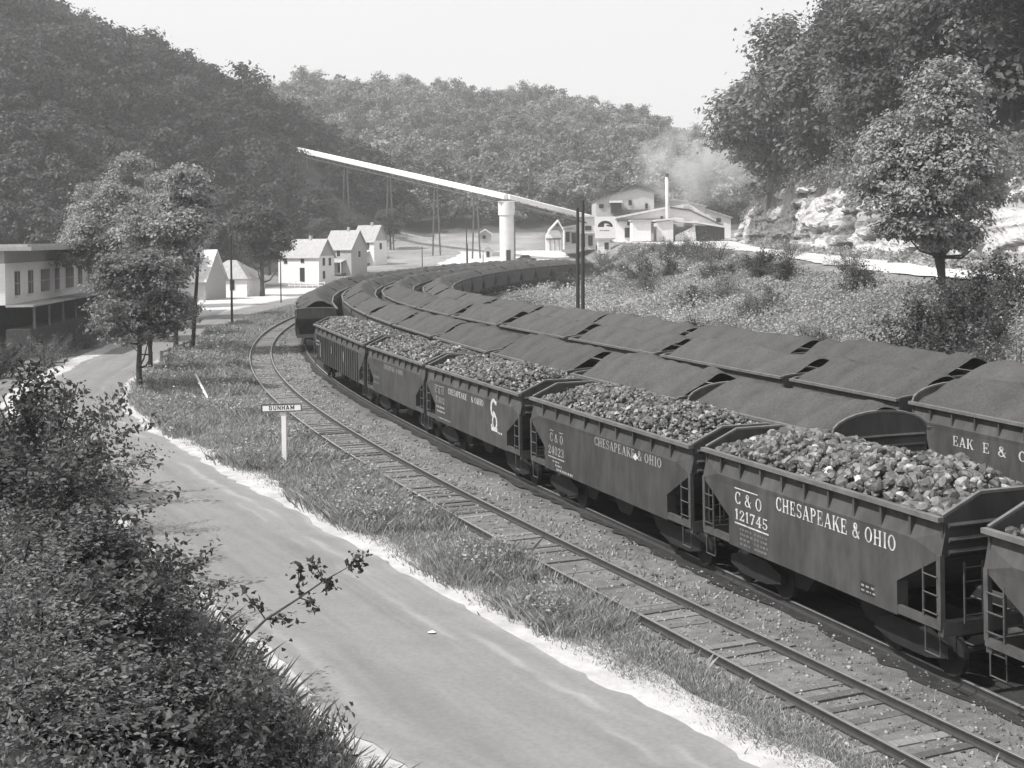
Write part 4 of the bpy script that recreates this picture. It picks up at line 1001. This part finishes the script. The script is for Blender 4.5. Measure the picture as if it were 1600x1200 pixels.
def scrap(px_, py_, s, nm, lb):
    Y_ = (H+.13)*F/(py_-371.6); x = (px_-800)/F*Y_; z = -.22+.105
    mb = MB(); n_ = 7; rr_ = random.Random(px_)
    ring_ = [(x+s*cos(k*2*pi/n_)*rr_.uniform(.7,1.2), Y_+s*.8*sin(k*2*pi/n_)*rr_.uniform(.7,1.2), z+rr_.uniform(0,.03)) for k in range(n_)]
    mb.add(ring_+[(x,Y_,z+.05)], [(k,(k+1) % n_,n_) for k in range(n_)]); tag(mb.build(nm, M['white']), lb, 'litter')
scrap(667, 988, .10, 'paper_scrap', 'white scrap of paper lying on the asphalt in the lower middle')
# cinder and stone litter along the tracks (uncountable)
n = 5200; Y = 17+(r.uniform(0, 1, n)**1.8)*85; X = T1(Y)+r.uniform(-1.4, 3.0, n); s = .012+r.uniform(0, .028, n)+.0004*Y
Zs = np.full(n, -.185); Q = ICO_V[None]*(s[:, None, None]*r.uniform(.6,1.2,(n,1,3)))
V = (Q+np.stack([X, Y, Zs], 1)[:, None, :]).reshape(-1, 3); fc = (ICO_F[None]+(np.arange(n)*len(ICO_V))[:, None, None]).reshape(-1, 3)
stuff(mesh_np('trackside_stones', V, fc, M['lump'], col=np.repeat(np.clip(r.normal(.20,.09,n), .04, .5), len(ICO_V))), 'loose stones and spilled coal on the ballast between the empty track and the hoppers', 'stones')
# ------------------------------------------------------------------ houses
def house(label, p, rz, wl, wd, he, hr, m_wall, m_roof, doors=(), windows=(), gwin=(), porch=False, chimney=True, hip=False, base=.3):
    """long wall faces local -y; gables at +-x"""
    x, y = p; t = thing('house', label, 'house', (x, y, gz(x, y)), rz, 'houses beside the railway')
    MB().box((0,0,he/2-.4), (wl,wd,he+.8)).build('wall', m_wall, t)
    if not hip:
        for s in (-1, 1): MB().prism([(-wd/2,he),(wd/2,he),(0,hr)], s*wl/2, s*(wl/2-.15), 'x').build('gable', M['graywall'] if m_wall is M['whiteside'] else m_wall, t)  # white houses get grey gables, painting in their shaded ends
        rf = MB(); o = .35
        for s in (-1, 1):
            k = (hr-he)/(wd/2)
            rf.prism([(s*(wd/2+o), he-k*o+.02), (0, hr+.02), (0, hr+.17), (s*(wd/2+o), he-k*o+.14)], -wl/2-o, wl/2+o, 'x')
        rf = rf.build('roof', m_roof, t)
    else:
        o = .4; a, b = wl/2+o, wd/2+o; rl = max(a-b, .3)
        v = [(-a,-b,he-.1),(a,-b,he-.1),(a,b,he-.1),(-a,b,he-.1),(-rl,0,hr),(rl,0,hr)]
        rf = MB().add(v, [(0,1,5,4),(1,2,5),(2,3,4,5),(3,0,4),(0,3,2,1)]).build('roof', m_roof, t)
    if chimney: MB().box((wl*.12,0,hr+.25), (.5,.5,1.1)).build('chimney', M['graywall'], rf)
    for wx, wz, ww, wh in windows:
        f = MB().box((wx,-wd/2-.02,wz), (ww+.16,.06,wh+.16)).build('window', M['white'], t); MB().box((wx,-wd/2-.06,wz), (ww,.03,wh)).build('pane', M['glass'], f)
    for wy, wz, ww, wh in gwin:
        f = MB().box((wl/2+.02,wy,wz), (.06,ww+.16,wh+.16)).build('window', M['white'], t); MB().box((wl/2+.06,wy,wz), (.03,ww,wh)).build('pane', M['glass'], f)
    for dx, dw, dh in doors:
        MB().box((dx,-wd/2-.03,dh/2+.25), (dw,.07,dh)).build('door', M['dark'], t)
    if porch:
        pr_ = MB().prism([(-wd/2-1.6,2.35),(-wd/2,2.85),(-wd/2,2.97),(-wd/2-1.6,2.47)], -wl*.3, wl*.3, 'x').build('porch_roof', m_roof, t)
        for k in (-.28, 0, .28): MB().box((wl*k,-wd/2-1.5,1.15), (.13,.13,2.4)).build('porch_post', M['white'], t)
        MB().box((0,-wd/2-.8,.2), (wl*.6,1.6,.3)).build('porch_floor', M['wood'], t)
    return t
def hx(px_, Y_): return ((px_-800)/F*Y_, Y_)
A30 = radians(-30)
house('near two storey white house with a bright side wall, leftmost of three', hx(478, 245), A30, 9.6, 4.6, 5.0, 8.0, M['whiteside'], M['roof'], doors=((.9,1.1,2.6),), windows=((1.0,4.3,.8,1.1),(-3.0,4.2,.8,1.2)), gwin=((-.9,3.9,.7,1.4),(.9,3.9,.7,1.4),(-.9,1.5,.7,1.4)))
house('middle two storey house with a grey gable and a porch', hx(540, 262), A30, 6.6, 5.2, 5.2, 8.6, M['graywall'], M['roof'], doors=((.5,1.1,2.3),), windows=((.2,4.2,.8,1.2),), gwin=((0,4,.8,1.3),), porch=True)
house('far two storey white house, right end of the group of three', hx(578, 285), A30, 5.6, 4.8, 5.2, 8.4, M['whiteside'], M['roof'], doors=((.3,1.0,2.3),), windows=((1.2,4.2,.8,1.1),), gwin=((0,4,.8,1.3),), porch=True)
house('one storey white house with two dark windows, right part with a pale hip roof', hx(362, 203), radians(-14), 8.0, 6.5, 2.9, 5.6, M['whiteside'], M['roof'], windows=((-2.2,1.75,.75,1.5),(1.6,1.85,.75,1.5)), hip=True, chimney=False)
house('grey walled low house with a steep pale roof, half hidden behind the pole and trees', hx(306, 192), radians(-14), 6.2, 6.5, 3.1, 7.2, M['graywall'], M['roofpale'], windows=((-1.5,1.7,.7,1.2),), chimney=True)
# picket fence in front of the first house
pf = thing('picket_fence', 'white fence in front of the near two storey house', 'fence', (*hx(478, 236), gz(*hx(478, 236))), A30)
for k in range(7): MB().box((-4+k*1.35,0,.5), (.14,.14,1.1)).build('post', M['white'], pf)
for z in (.35, .85): MB().box((0,0,z), (8.4,.06,.12)).build('rail', M['white'], pf)
# long store building at far left
S0, S1 = np.array([-37.6,97.]), np.array([-43.2,159.]); dS = (S1-S0); LS = np.linalg.norm(dS); rz = math.atan2(dS[1], dS[0])
st_ = thing('store_building', 'long white two storey store with a row of tall windows above a dark shaded porch', 'building', (S0[0], S0[1], 1.55), rz)
# local: x along the front, front faces -y (towards the road)
dp = 11
MB().box((LS/2, dp/2, 3.75), (LS,dp,3.1)).build('upper_wall', M['whiteside'], st_)
MB().box((LS/2, dp/2+1.4, .2), (LS-.4,dp-2.6,4.2)).build('lower_wall', M['wood'], st_)
MB().box((LS/2, dp/2, 5.75), (LS-.1,dp-.1,.95)).build('fascia_band', M['graywall'], st_)
MB().box((LS/2, dp/2-.5, 6.38), (LS+1.4,dp+3.2,.28)).box((LS/2, dp/2-.5, 6.62), (LS+1.0,dp+2.6,.22)).build('roof', M['roof'], st_)
MB().box((LS/2, -1.0, 2.12), (LS,2.0,.16)).build('porch_roof', M['roof'], st_)
MB().box((LS/2, -.9, -.75), (LS,1.8,2.3)).build('porch_floor', M['bark'], st_)
for k in range(15): MB().box((1+k*(LS-2)/14, -1.8, 1.2), (.16,.16,1.75)).build('porch_post', M['wood'], st_)
k = 0; xw = 2.2
for wdt in (1.3,1.3,2.6,1.3,2.6,1.3,2.6,1.3,2.6,1.3,2.6,1.3,1.3):
    f = MB().box((xw+wdt/2,-.03,3.75), (wdt+.3,.08,2.1)).build('window', M['white'], st_)
    MB().box((xw+wdt/2,-.09,3.75), (wdt,.05,1.8)).build('pane', M['glass'], f)
    MB().box((xw+wdt/2,-.125,3.75), (wdt,.03,.07)).box((xw+wdt/2,-.126,3.75), (.07,.03,1.8)).build('muntin', M['graywall'], f)
    xw += wdt+1.9+(.5 if wdt < 2 else 0)
# parked car in the yard shade near the store
# ------------------------------------------------------------------ coal plant
def cx(px_, py_, Y_): return np.array(at(px_, py_, Y_))
PY = 300.0; SCL = PY/F
def pz(py_, px_=1000, Y_=PY): return at(px_, py_, Y_)[2]
def pxx(px_, py_=340, Y_=PY): return at(px_, py_, Y_)[0]
def outline(t, name, pts, y0, depth, m, drop=0.0):
    """extrude an elevation outline (photo columns and rows read at distance y0) back by depth"""
    return MB().prism([tuple(np.array(at(a, b, y0))[[0, 2]]) for a, b in pts], y0, y0+depth, 'y').build(name, m, t)
def slabroof(t, name, pts, y0, depth, m, th=.5, ov=.6):
    mb = MB()
    q = [np.array(at(a, b, y0))[[0, 2]] for a, b in pts]
    for p, r_ in zip(q[:-1], q[1:]):
        mb.prism([tuple(p), tuple(r_), (r_[0], r_[1]+th), (p[0], p[1]+th)], y0-ov, y0+depth+ov, 'y')
    return mb.build(name, m, t)
def wbox(t, name, x0, y0_, x1, y1_, Y_, m, dep=.3, off=.12):
    a = np.array(at(x0, y0_, Y_)); b = np.array(at(x1, y1_, Y_))
    return MB().box(((a[0]+b[0])/2, Y_-off, (a[2]+b[2])/2), (abs(b[0]-a[0]), dep, abs(a[2]-b[2]))).build(name, m, t)
hd = thing('tipple_house', 'tall pale tipple house with a raised roof vent behind the sheds of the coal plant', 'building')
o_ = outline(hd, 'wall', [(931,350),(931,314),(974,299),(996,294),(1022,302),(1022,350)], 306, 16, M['graywall']); o_.data.materials[0] = M['tipple']
slabroof(hd, 'roof', [(929,314.5),(974,299.5),(996,294.5),(1025,303)], 306, 16, M['steel'], .35)
outline(hd, 'roof_vent', [(976,299),(978,295),(995,288.5),(1020,297),(1020,302),(996,294.5)], 308, 12, M['graywall'])
slabroof(hd, 'vent_roof', [(975,296),(995,288.3),(1024,298.5)], 308, 12, M['steel'], .35)
outline(hd, 'rear_deck', [(1020,296),(1041,297),(1041,303),(1020,304)], 312, 6, M['steel'])
for x in (1024, 1034, 1040): wbox(hd, 'deck_post', x, 300, x+1.2, 316, 312, M['steel'])
for w_ in ((936,319,943,325),(982,313,987,320),(1008,318,1012,326)): wbox(hd, 'window', *w_, 306, M['dark'])
hh = wbox(hd, 'loading_hood', 954, 316, 970, 333, 306, M['dark'], 2.0, 1.0)
wbox(hd, 'hood_roof', 952, 314, 971, 317, 306, M['roofpale'], 2.6, 1.2)
wbox(hd, 'lower_band', 958, 328, 1012, 334, 306, M['steel'], 1.0, .5)
s1 = thing('plant_shed', 'wide white shed with a shallow gable roof in front of the tipple house', 'building')
outline(s1, 'wall', [(962,384),(962,341),(1046,323),(1076,318),(1128,352),(1128,384)], 298, 14, M['whiteside'])
slabroof(s1, 'roof', [(960,342),(1046,325)], 298, 14, M['roofpale'], .45); slabroof(s1, 'front_roof', [(1046,325),(1078,330),(1130,354)], 298, 14, M['steel'], .35)
wbox(s1, 'window', 1032, 338, 1036, 343, 298, M['dark']); wbox(s1, 'eave_line', 964, 342.5, 1046, 345, 298, M['steel'], .8, .4)
wbox(s1, 'opening', 980, 346, 988, 352, 298, M['dark']); wbox(s1, 'opening', 976, 356, 988, 371, 298, M['dark'])
s2 = thing('plant_shed', 'long white shed stepping down towards the cliff behind the front shed', 'building')
outline(s2, 'wall', [(1019,372),(1019,320),(1055,313),(1102,323),(1102,372)], 316, 16, M['whiteside'])
slabroof(s2, 'roof', [(1017,320.5),(1055,313),(1104,323.5)], 316, 16, M['roof'], .35)
outline(s2, 'wing_wall', [(1102.5,372),(1102.5,328),(1142,341),(1142,372)], 316, 12, M['whiteside']); slabroof(s2, 'wing_roof', [(1102.5,328),(1144,341.5)], 316, 12, M['roof'], .35)
wbox(s2, 'window', 1091, 331, 1094, 336, 316, M['dark']); wbox(s2, 'window', 1119, 341, 1126, 347, 316, M['dark'])
s3 = thing('loading_shed', 'low white lean-to with a dark open bay at the right of the plant', 'building')
outline(s3, 'wall', [(988,377),(988,346),(1017,346),(1017,377)], 290, 6, M['whiteside'])
slabroof(s3, 'roof', [(986,346),(1019,346)], 290, 6, M['roof'], .4)
outline(s3, 'side_wall', [(1026,377),(1026,347),(1052,344),(1052,377)], 291, 6, M['concrete']); slabroof(s3, 'side_roof', [(1024,346),(1054,343)], 291, 6, M['roofpale'], .4)
outline(s3, 'ramp', [(1055,377),(1055,368),(1086,353),(1088,377)], 292, 5, M['concrete'])
outline(s3, 'dark_bay', [(1088,376),(1089,352),(1132,354),(1132,374)], 294, 3, M['dark']); slabroof(s3, 'bay_roof', [(1052,347),(1090,349),(1134,356)], 292, 5, M['roofpale'], .4)
# smoke stack
sx_, sy_, _ = at(1043, 340, 296)
ck = thing('smokestack', 'slender pale smokestack in front of the white sheds, smoke drifting from its top', 'smokestack', (sx_, sy_, gz(sx_, sy_)))
zt_ = at(1043, 271, 296)[2]-gz(sx_, sy_)
MB().tube([(0,0,-.3),(0,0,zt_*.5),(-.05,0,zt_-.6)], [.5,.42,.36], 12).build('shaft', M['concrete'], ck, smooth=True)
MB().tube([(-.05,0,zt_-.75),(-.05,0,zt_)], [.44,.44], 12).build('cap', M['steel'], ck)
# signboard
bx, by, bz0 = at(946, 388, 284); zg = gz(bx, by)
bb = thing('plant_signboard', 'big square white signboard with a dark half round emblem at the foot of the tipple', 'sign', (bx, by, zg))
zb0, zb1 = at(946,372,284)[2]-zg, at(946,338.5,284)[2]-zg; wS = 32*284/F
MB().box((0,0,(zb0+zb1)/2), (wS,.5,zb1-zb0)).build('board', M['white'], bb)
ez = zb0+(zb1-zb0)*.52; Rr = wS*.37
em = MB(); 
for p in ring(0, 0, Rr, Rr*.82, 0, 180, Rr*.30, Rr*.36, 20)+[[(-Rr*.8,.0),(-Rr*.2,.0),(-Rr*.1,Rr*.25),(-Rr*.5,Rr*.35)],[(Rr*.05,Rr*.28),(Rr*.5,Rr*.28),(Rr*.85,.02),(Rr*.3,.1)],[(-Rr*.45,Rr*.3),(-Rr*.1,Rr*.3),(-Rr*.2,Rr*.55),(-Rr*.5,Rr*.5)]]:
    em.quad(*[(a, -.262, ez+c) for a, c in p])
em.build('emblem', M['dark'], bb, fix=False)
mb = MB(); dashes(mb, -Rr*.75, Rr*.5, ez-.9, -.262, .22, 4); mb.build('lettering', M['dark'], bb, fix=False)
MB().box((-.3,.5,zb0*.42), (wS*.62,1.4,zb0*.9)).build('base_house', M['whiteside'], bb)
MB().box((.25,-.24,zb0*.48), (.9,.1,zb0*.45)).build('base_window', M['dark'], bb)
MB().box((0,.3,zb0-.15), (wS*.95,1.9,.3)).build('base_roof', M['roof'], bb)
# small gabled building left of the poles
b0 = thing('gabled_shed', 'narrow white building with a steep open gable just left of the twin poles', 'building')
outline(b0, 'wall', [(853,392),(853,368),(858,360),(873,360),(877,368),(877,392)], 288, 6, M['whiteside'])
slabroof(b0, 'roof', [(857,363),(872,346.5)], 287, 7, M['white'], .5); slabroof(b0, 'roof', [(872,346.5),(880,361)], 287, 7, M['white'], .5)
for x in (859, 866, 873): wbox(b0, 'rail_post', x, 374, x+.8, 392, 288, M['steel'])
wbox(b0, 'handrail', 853, 372.5, 877, 374, 288, M['steel'])
b1 = thing('transfer_house', 'white block where the conveyor gallery meets the tipple, behind the twin poles', 'building')
outline(b1, 'wall', [(882,390),(882,357),(904,353),(904,339),(931,339),(931,390)], 296, 9, M['graywall']); b1.children[0].data.materials[0] = M['concrete']
slabroof(b1, 'roof', [(880,357),(905,353)], 296, 9, M['roofpale'], .4); slabroof(b1, 'roof', [(903,339),(932,339)], 296, 9, M['roofpale'], .4)
for w_ in ((884,362,890,378),(893,364,900,380),(914,353,924,360),(908,366,914,386),(919,368,926,384)): wbox(b1, 'opening', *w_, 296, M['dark'])
for w_ in ((884,360,904,361.5),(906,362.5,931,364.5)): wbox(b1, 'ledge', *w_, 296, M['roofpale'], 1.0, .5)
# silo
sx_, sy_, _ = at(792.5, 400, 290); zg = gz(sx_, sy_); zt_ = at(792, 316, 290)[2]-zg
so = thing('silo', 'round pale concrete silo carrying the conveyor gallery', 'silo', (sx_, sy_, zg))
MB().tube([(0,0,-.5),(0,0,zt_*.78)], 1.62, 28).build('shaft', M['concrete'], so, smooth=False)
MB().tube([(0,0,zt_*.78),(0,0,zt_)], 1.86, 28).build('head', M['concrete'], so)
MB().box((.3,-1.60,1.2), (1.0,.3,2.4)).build('door', M['dark'], so)
MB().box((1.75,-.4,zt_*.42), (.25,.25,zt_*.84)).build('pipe', M['steel'], so)
MB().box((0,0,zt_+.12), (3.6,3.6,.25)).build('cap', M['roofpale'], so)
# conveyor gallery
c0 = np.array(at(440, 231, 345)); c1 = np.array(at(520, 243, 333)); c2 = np.array(at(792, 311, 290)); c3 = np.array(at(932, 346, 298))
cv = thing('conveyor_gallery', 'long white roofed conveyor gallery slanting from the wooded hill down to the tipple', 'conveyor')
def gallery(p, q_, nm):
    d = q_-p; d2 = d/np.linalg.norm(d); sd = np.array([-d2[1], d2[0], 0]); sd /= np.linalg.norm(sd); up = np.array([0,0,1.])
    w_, hh_ = .95, 1.15
    for a, b, m_, n2 in ((-.05, hh_, M['white'], 'gallery'),):
        v = []
        for e in (p, q_):
            v += [e-sd*w_+up*a, e+sd*w_+up*a, e+sd*w_+up*(b-.25), e+up*b, e-sd*w_+up*(b-.25)]
        f = [(0,1,2,3,4),(5,9,8,7,6)]+[(i, (i+1) % 5, (i+1) % 5+5, i+5) for i in range(5)]
        MB().add(v, f).build(n2, m_, cv)
    n_ = int(np.linalg.norm(d)/2.2); tr = MB()
    for s_ in (-1, 1):
        lo0, lo1 = p+sd*s_*w_*.9-up*1.0, q_+sd*s_*w_*.9-up*1.0
        tr.tube([lo0, lo1], .10 if nm == 'a' else .2, 5)
        for i in range(n_):
            a = p+d*(i/n_)+sd*s_*w_*.9; b = p+d*((i+1)/n_)+sd*s_*w_*.9
            tr.tube([a-up*.06, (a+b)/2-up*1.0], .06, 4, cap=False); tr.tube([(a+b)/2-up*1.0, b-up*.06], .06, 4, cap=False)
    tr.build('truss', M['steel'], cv)
gallery(c0, c2, 'a'); gallery(c2+np.array([.3,0,-.02]), c3, 'b')
for f_ in (.12, .32, .52, .72, .88):
    p = c0+(c2-c0)*f_; zg = gz(p[0], p[1])
    if p[2]-zg > 2:
        tr = MB()
        for s_ in (-1, 1): tr.tube([(p[0]+s_*.9,p[1],zg-.2),(p[0]+s_*.3,p[1],p[2]-1.0)], .2, 5)
        tr.build('bent', M['steel'], cv)
# heaps, small shed and parked vehicle below the slope
s4 = thing('yard_shed', 'small white shed with a dark door left of the silo', 'building')
outline(s4, 'wall', [(757,402),(757,391),(762,387),(768,391),(768,402)], 284, 4, M['whiteside']); wbox(s4, 'door', 760, 393, 765, 402, 284, M['dark']); slabroof(s4, 'roof', [(756,391.5),(762,386.5),(769,391.5)], 284, 4, M['roof'], .25)
s5 = thing('yard_shed', 'small pale shed on the bare slope up left of the silo', 'building')
outline(s5, 'wall', [(748,379),(748,366),(758,360),(767,366),(767,379)], 300, 5, M['graywall']); slabroof(s5, 'roof', [(746,367),(758,359.5),(769,367)], 300, 5, M['roofpale'], .3)
wbox(s5, 'window', 754, 368, 759, 373, 300, M['dark'])
# parked car by the silo
cxp = np.array(at(822, 401, 284)); zg = gz(cxp[0], cxp[1]); pc = thing('parked_car', 'small dark rounded car parked on the pale yard right of the silo', 'car', (cxp[0], cxp[1], zg+.12), .2)
MB().prism([(-2.1,.35),(2.1,.35),(2.15,.8),(1.3,.98),(-1.5,1.0),(-2.1,.8)], -.8, .8).build('body', M['steel'], pc)
MB().prism([(-1.35,.98),(1.0,.98),(.5,1.55),(-.9,1.55)], -.68, .68).build('cabin', M['dark'], pc)
for a in (-1.3, 1.3):
    for b in (-.72, .72): MB().tube([(a,b-.1,.33),(a,b+.1,.33)], .33, 12).build('wheel', M['dark'], pc)
# ------------------------------------------------------------------ smoke
sm_ = MB().box((0,0,0), (38,14,24)); so_ = sm_.build('smoke', bpy.data.materials.new('smoke')); c_ = np.array(at(1098, 256, 300)); so_.location = c_
stuff(so_, 'pale smoke drifting up from the smokestack across the hillside', 'smoke')
m = so_.data.materials[0]; m.use_nodes = True; nt = m.node_tree; nt.nodes.clear()
out = nt.nodes.new('ShaderNodeOutputMaterial'); pv = nt.nodes.new('ShaderNodeVolumePrincipled'); pv.inputs['Color'].default_value = (.95,.95,.95,1); pv.inputs['Anisotropy'].default_value = .2
tc = nt.nodes.new('ShaderNodeTexCoord'); nz_ = nt.nodes.new('ShaderNodeTexNoise'); nz_.inputs['Scale'].default_value = .20; nz_.inputs['Detail'].default_value = 4
nt.links.new(tc.outputs['Object'], nz_.inputs['Vector'])
vm = nt.nodes.new('ShaderNodeVectorMath'); vm.operation = 'MULTIPLY'; vm.inputs[1].default_value = (1/18, 1/6.8, 1/11.5); nt.links.new(tc.outputs['Object'], vm.inputs[0])
ln = nt.nodes.new('ShaderNodeVectorMath'); ln.operation = 'LENGTH'; nt.links.new(vm.outputs[0], ln.inputs[0])
mr = nt.nodes.new('ShaderNodeMapRange'); mr.inputs[1].default_value = .25; mr.inputs[2].default_value = .95; mr.inputs[3].default_value = 1; mr.inputs[4].default_value = 0; nt.links.new(ln.outputs['Value'], mr.inputs[0])
mr2 = nt.nodes.new('ShaderNodeMapRange'); mr2.inputs[1].default_value = .42; mr2.inputs[2].default_value = .72; mr2.inputs[3].default_value = 0; mr2.inputs[4].default_value = .48; nt.links.new(nz_.outputs['Fac'], mr2.inputs[0])
mm = nt.nodes.new('ShaderNodeMath'); mm.operation = 'MULTIPLY'; nt.links.new(mr.outputs[0], mm.inputs[0]); nt.links.new(mr2.outputs[0], mm.inputs[1]); nt.links.new(mm.outputs[0], pv.inputs['Density']); nt.links.new(pv.outputs[0], out.inputs['Volume'])
# ------------------------------------------------------------------ haze
hz = MB().box((0, 480, 60), (1100, 1060, 126)).build('haze', bpy.data.materials.new('haze')); hz['kind'] = 'stuff'
m = hz.data.materials[0]; m.use_nodes = True; nt = m.node_tree; nt.nodes.clear()
out = nt.nodes.new('ShaderNodeOutputMaterial'); pv = nt.nodes.new('ShaderNodeVolumePrincipled'); pv.inputs['Color'].default_value = (.96,.96,.96,1); pv.inputs['Density'].default_value = .00047; pv.inputs['Anisotropy'].default_value = .3
nt.links.new(pv.outputs[0], out.inputs['Volume'])
# ------------------------------------------------------------------ light, sky, camera
el = radians(52); az = np.array([-.93, -.37])
sd_ = np.array([az[0]*cos(el), az[1]*cos(el), sin(el)])
sl = bpy.data.lights.new('sun', 'SUN'); sl.energy = 4.0; sl.angle = radians(.6); sl.color = (1, .99, .97)
so_ = bpy.data.objects.new('sun', sl); COL.objects.link(so_)
from mathutils import Vector, Matrix
so_.rotation_euler = Vector(sd_).to_track_quat('Z', 'Y').to_euler(); so_.location = (-60, 20, 90)
w = bpy.data.worlds.new('World'); SC.world = w; w.use_nodes = True; nt = w.node_tree
bg = nt.nodes['Background']; sk = nt.nodes.new('ShaderNodeTexSky'); sk.sky_type = 'NISHITA'; sk.sun_disc = False
sk.sun_elevation = el; sk.sun_rotation = math.atan2(az[0], az[1]); sk.air_density = 1.2; sk.dust_density = 4.5; sk.ozone_density = 1
bw = nt.nodes.new('ShaderNodeRGBToBW'); nt.links.new(sk.outputs[0], bw.inputs[0])
# thin bright overcast: soft clouds lift the dark blue part of the sky to an even pale tone
tc = nt.nodes.new('ShaderNodeTexCoord'); nz_ = nt.nodes.new('ShaderNodeTexNoise'); nz_.inputs['Scale'].default_value = 2.2; nz_.inputs['Detail'].default_value = 4; nt.links.new(tc.outputs['Generated'], nz_.inputs['Vector'])
mr = nt.nodes.new('ShaderNodeMapRange'); mr.inputs[3].default_value = 8.2; mr.inputs[4].default_value = 9.2; nt.links.new(nz_.outputs['Fac'], mr.inputs[0])
mx = nt.nodes.new('ShaderNodeMix'); mx.data_type = 'FLOAT'; mx.inputs[0].default_value = .75; nt.links.new(bw.outputs[0], mx.inputs[2]); nt.links.new(mr.outputs[0], mx.inputs[3])
cc_ = nt.nodes.new('ShaderNodeCombineColor')
for k, f_ in enumerate((.995, 1.0, 1.0)):
    mu = nt.nodes.new('ShaderNodeMath'); mu.operation = 'MULTIPLY'; mu.inputs[1].default_value = f_; nt.links.new(mx.outputs[0], mu.inputs[0]); nt.links.new(mu.outputs[0], cc_.inputs[k])
nt.links.new(cc_.outputs[0], bg.inputs['Color']); bg.inputs['Strength'].default_value = .10
cam = bpy.data.cameras.new('camera'); co = bpy.data.objects.new('camera', cam); COL.objects.link(co)
cam.sensor_width = 36; cam.sensor_fit = 'HORIZONTAL'; cam.lens = 36*F/1600; cam.shift_y = -(600-CY)/1600; cam.clip_end = 4000; cam.clip_start = .2
c, s = cos(ROL), sin(ROL)
co.matrix_world = Matrix(((c, -s, 0, 0), (0, 0, -1, 0), (s, c, 0, H), (0, 0, 0, 1)))
SC.camera = co
SC.view_settings.view_transform = 'Standard'; SC.view_settings.look = 'None'; SC.view_settings.exposure = 0.38; SC.view_settings.gamma = 1; SC.view_settings.use_curve_mapping = False
SC.render.engine = 'CYCLES'; SC.cycles.max_bounces = 6; SC.cycles.diffuse_bounces = 2; SC.cycles.volume_bounces = 1; SC.cycles.use_denoising = True
print('objects', len(SC.objects))
